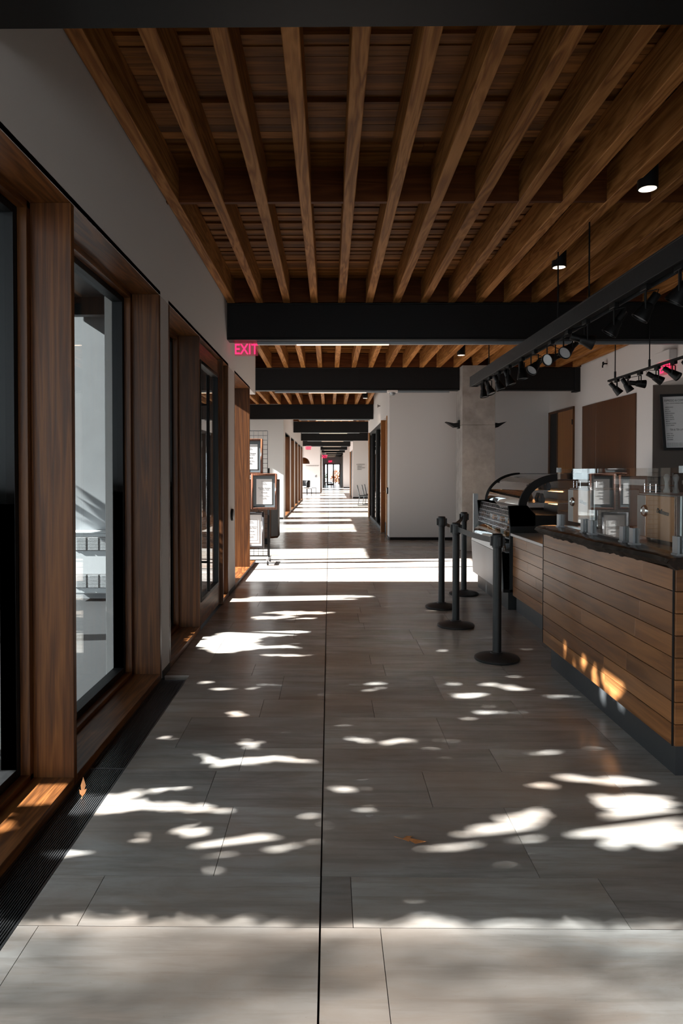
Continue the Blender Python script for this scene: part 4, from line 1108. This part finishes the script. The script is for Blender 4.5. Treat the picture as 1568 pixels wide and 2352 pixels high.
def canopy(N, xr, yr, tr, seed, smin, smax, cull=True, name='foliage', parent=None, thin=None):
    rr = random.Random(seed); m = MB()
    for _ in range(N):
        x = rr.uniform(*xr); y = rr.uniform(*yr); s = rr.uniform(smin, smax)
        t = rr.uniform(*tr) + (x + 3.45 if cull else 0)
        if cull and in_hole(x, y, s): continue
        if thin and rr.random() < thin(x, y): continue
        p = Vector(lift(x, y, t)); v = leafquad(p, s, rr); m.add(v, [(0,1,2,3,4,5)])
    o = m.build(name, M['leaf'], parent, smooth=180); return o
def tree(x, y, h, label, tips):
    t = thing('tree', label, 'tree', (x, y, -.12), 'trees outside the windows')
    m = MB(); top = Vector((x, y, h*.55))
    m.cyl((x,y,-.12), tuple(top), .17, 12, .10)
    for tp in tips: m.tube([top-Vector((0,0,.3)), (top+Vector(tp))/2+Vector((0,0,.25)), Vector(tp)], .035, 6)
    m.build('trunk', M['trunk'], t)
    return t
t1 = tree(-4.9, 2.05, 4.6, 'leafy tree outside the nearest left window', [(-4.7,2.4,3.0),(-5.2,2.7,3.6),(-4.8,2.3,4.2)])
canopy(12500, (-1.8, 3.9), (2.27, 4.45), (0, 1.9), 1, .05, .10, parent=t1)
t2 = tree(-4.9, 6.0, 4.8, 'leafy tree outside the second left window', [(-4.7,5.2,3.4),(-5.2,7.2,3.6),(-4.8,6.6,4.3)])
canopy(18000, (-1.5, 3.9), (4.4, 8.35), (0, 1.9), 2, .055, .11, parent=t2, thin=lambda x, y: .0)
t3 = tree(-24, -9, 16, 'added unseen tall tree far outside, dimming sun on the near floor', [(-25,-8,14),(-26,-10,15)])
canopy(20000, (-1.6, 4.5), (-4.5, 2.30), (22, 30), 3, .055, .085, cull=False, parent=t3, thin=lambda x, y: .5)  # added out-of-view canopy, only there to soften sun on the nearest floor
# shrubs behind the end doors
rr = random.Random(6)
for i, (x, y) in enumerate([(-1.5,84),(1.2,86),(3.4,83)]):
    t = thing('shrub', '%s autumn shrub seen through the glazed end doors' % ['left','middle','right'][i], 'shrub', (x,y,-.12), 'shrubs beyond the end doors')
    m = MB()
    for _ in range(900):
        v = Vector((rr.gauss(0,1),rr.gauss(0,1),rr.gauss(0,1))).normalized()*rr.uniform(.5,1); m.add(leafquad(Vector((x+v.x*1.3,y+v.y*.8,.9+v.z*.95)), .12, rr), [(0,1,2,3,4,5)])
    m.build('foliage', M['leafdry'] if i else M['leaf'], t, smooth=180); MB().cyl((x,y,-.12),(x,y,.7),.05,8).build('stem', M['trunk'], t)

# ------------------------------------------------------------------ light
w = bpy.data.worlds.new('sky'); SC.world = w; w.use_nodes = True
bg = w.node_tree.nodes['Background']; bg.inputs[0].default_value = (.86,.94,1.0,1); bg.inputs[1].default_value = 3.0
s = bpy.data.lights.new('sun', 'SUN'); s.energy = 38; s.angle = R(.53); s.color = (1,.985,.965)
so = bpy.data.objects.new('sun', s); COL.objects.link(so)
dvec = Vector((math.cos(SUN_AZ), math.sin(SUN_AZ), -SUN_T)); so.rotation_euler = dvec.to_track_quat('-Z', 'Y').to_euler()
so.location = (-20, 0, 15)
SC.view_settings.view_transform = 'Standard'; SC.view_settings.look = 'None'; SC.view_settings.gamma = 1; SC.view_settings.exposure = 0.6
SC.view_settings.use_curve_mapping = False
SC.cycles.max_bounces = 10; SC.cycles.diffuse_bounces = 5; SC.cycles.glossy_bounces = 5; SC.cycles.transparent_max_bounces = 24
SC.cycles.use_denoising = True
SC.cycles.sample_clamp_indirect = 6
SC.cycles.caustics_reflective = False; SC.cycles.caustics_refractive = False
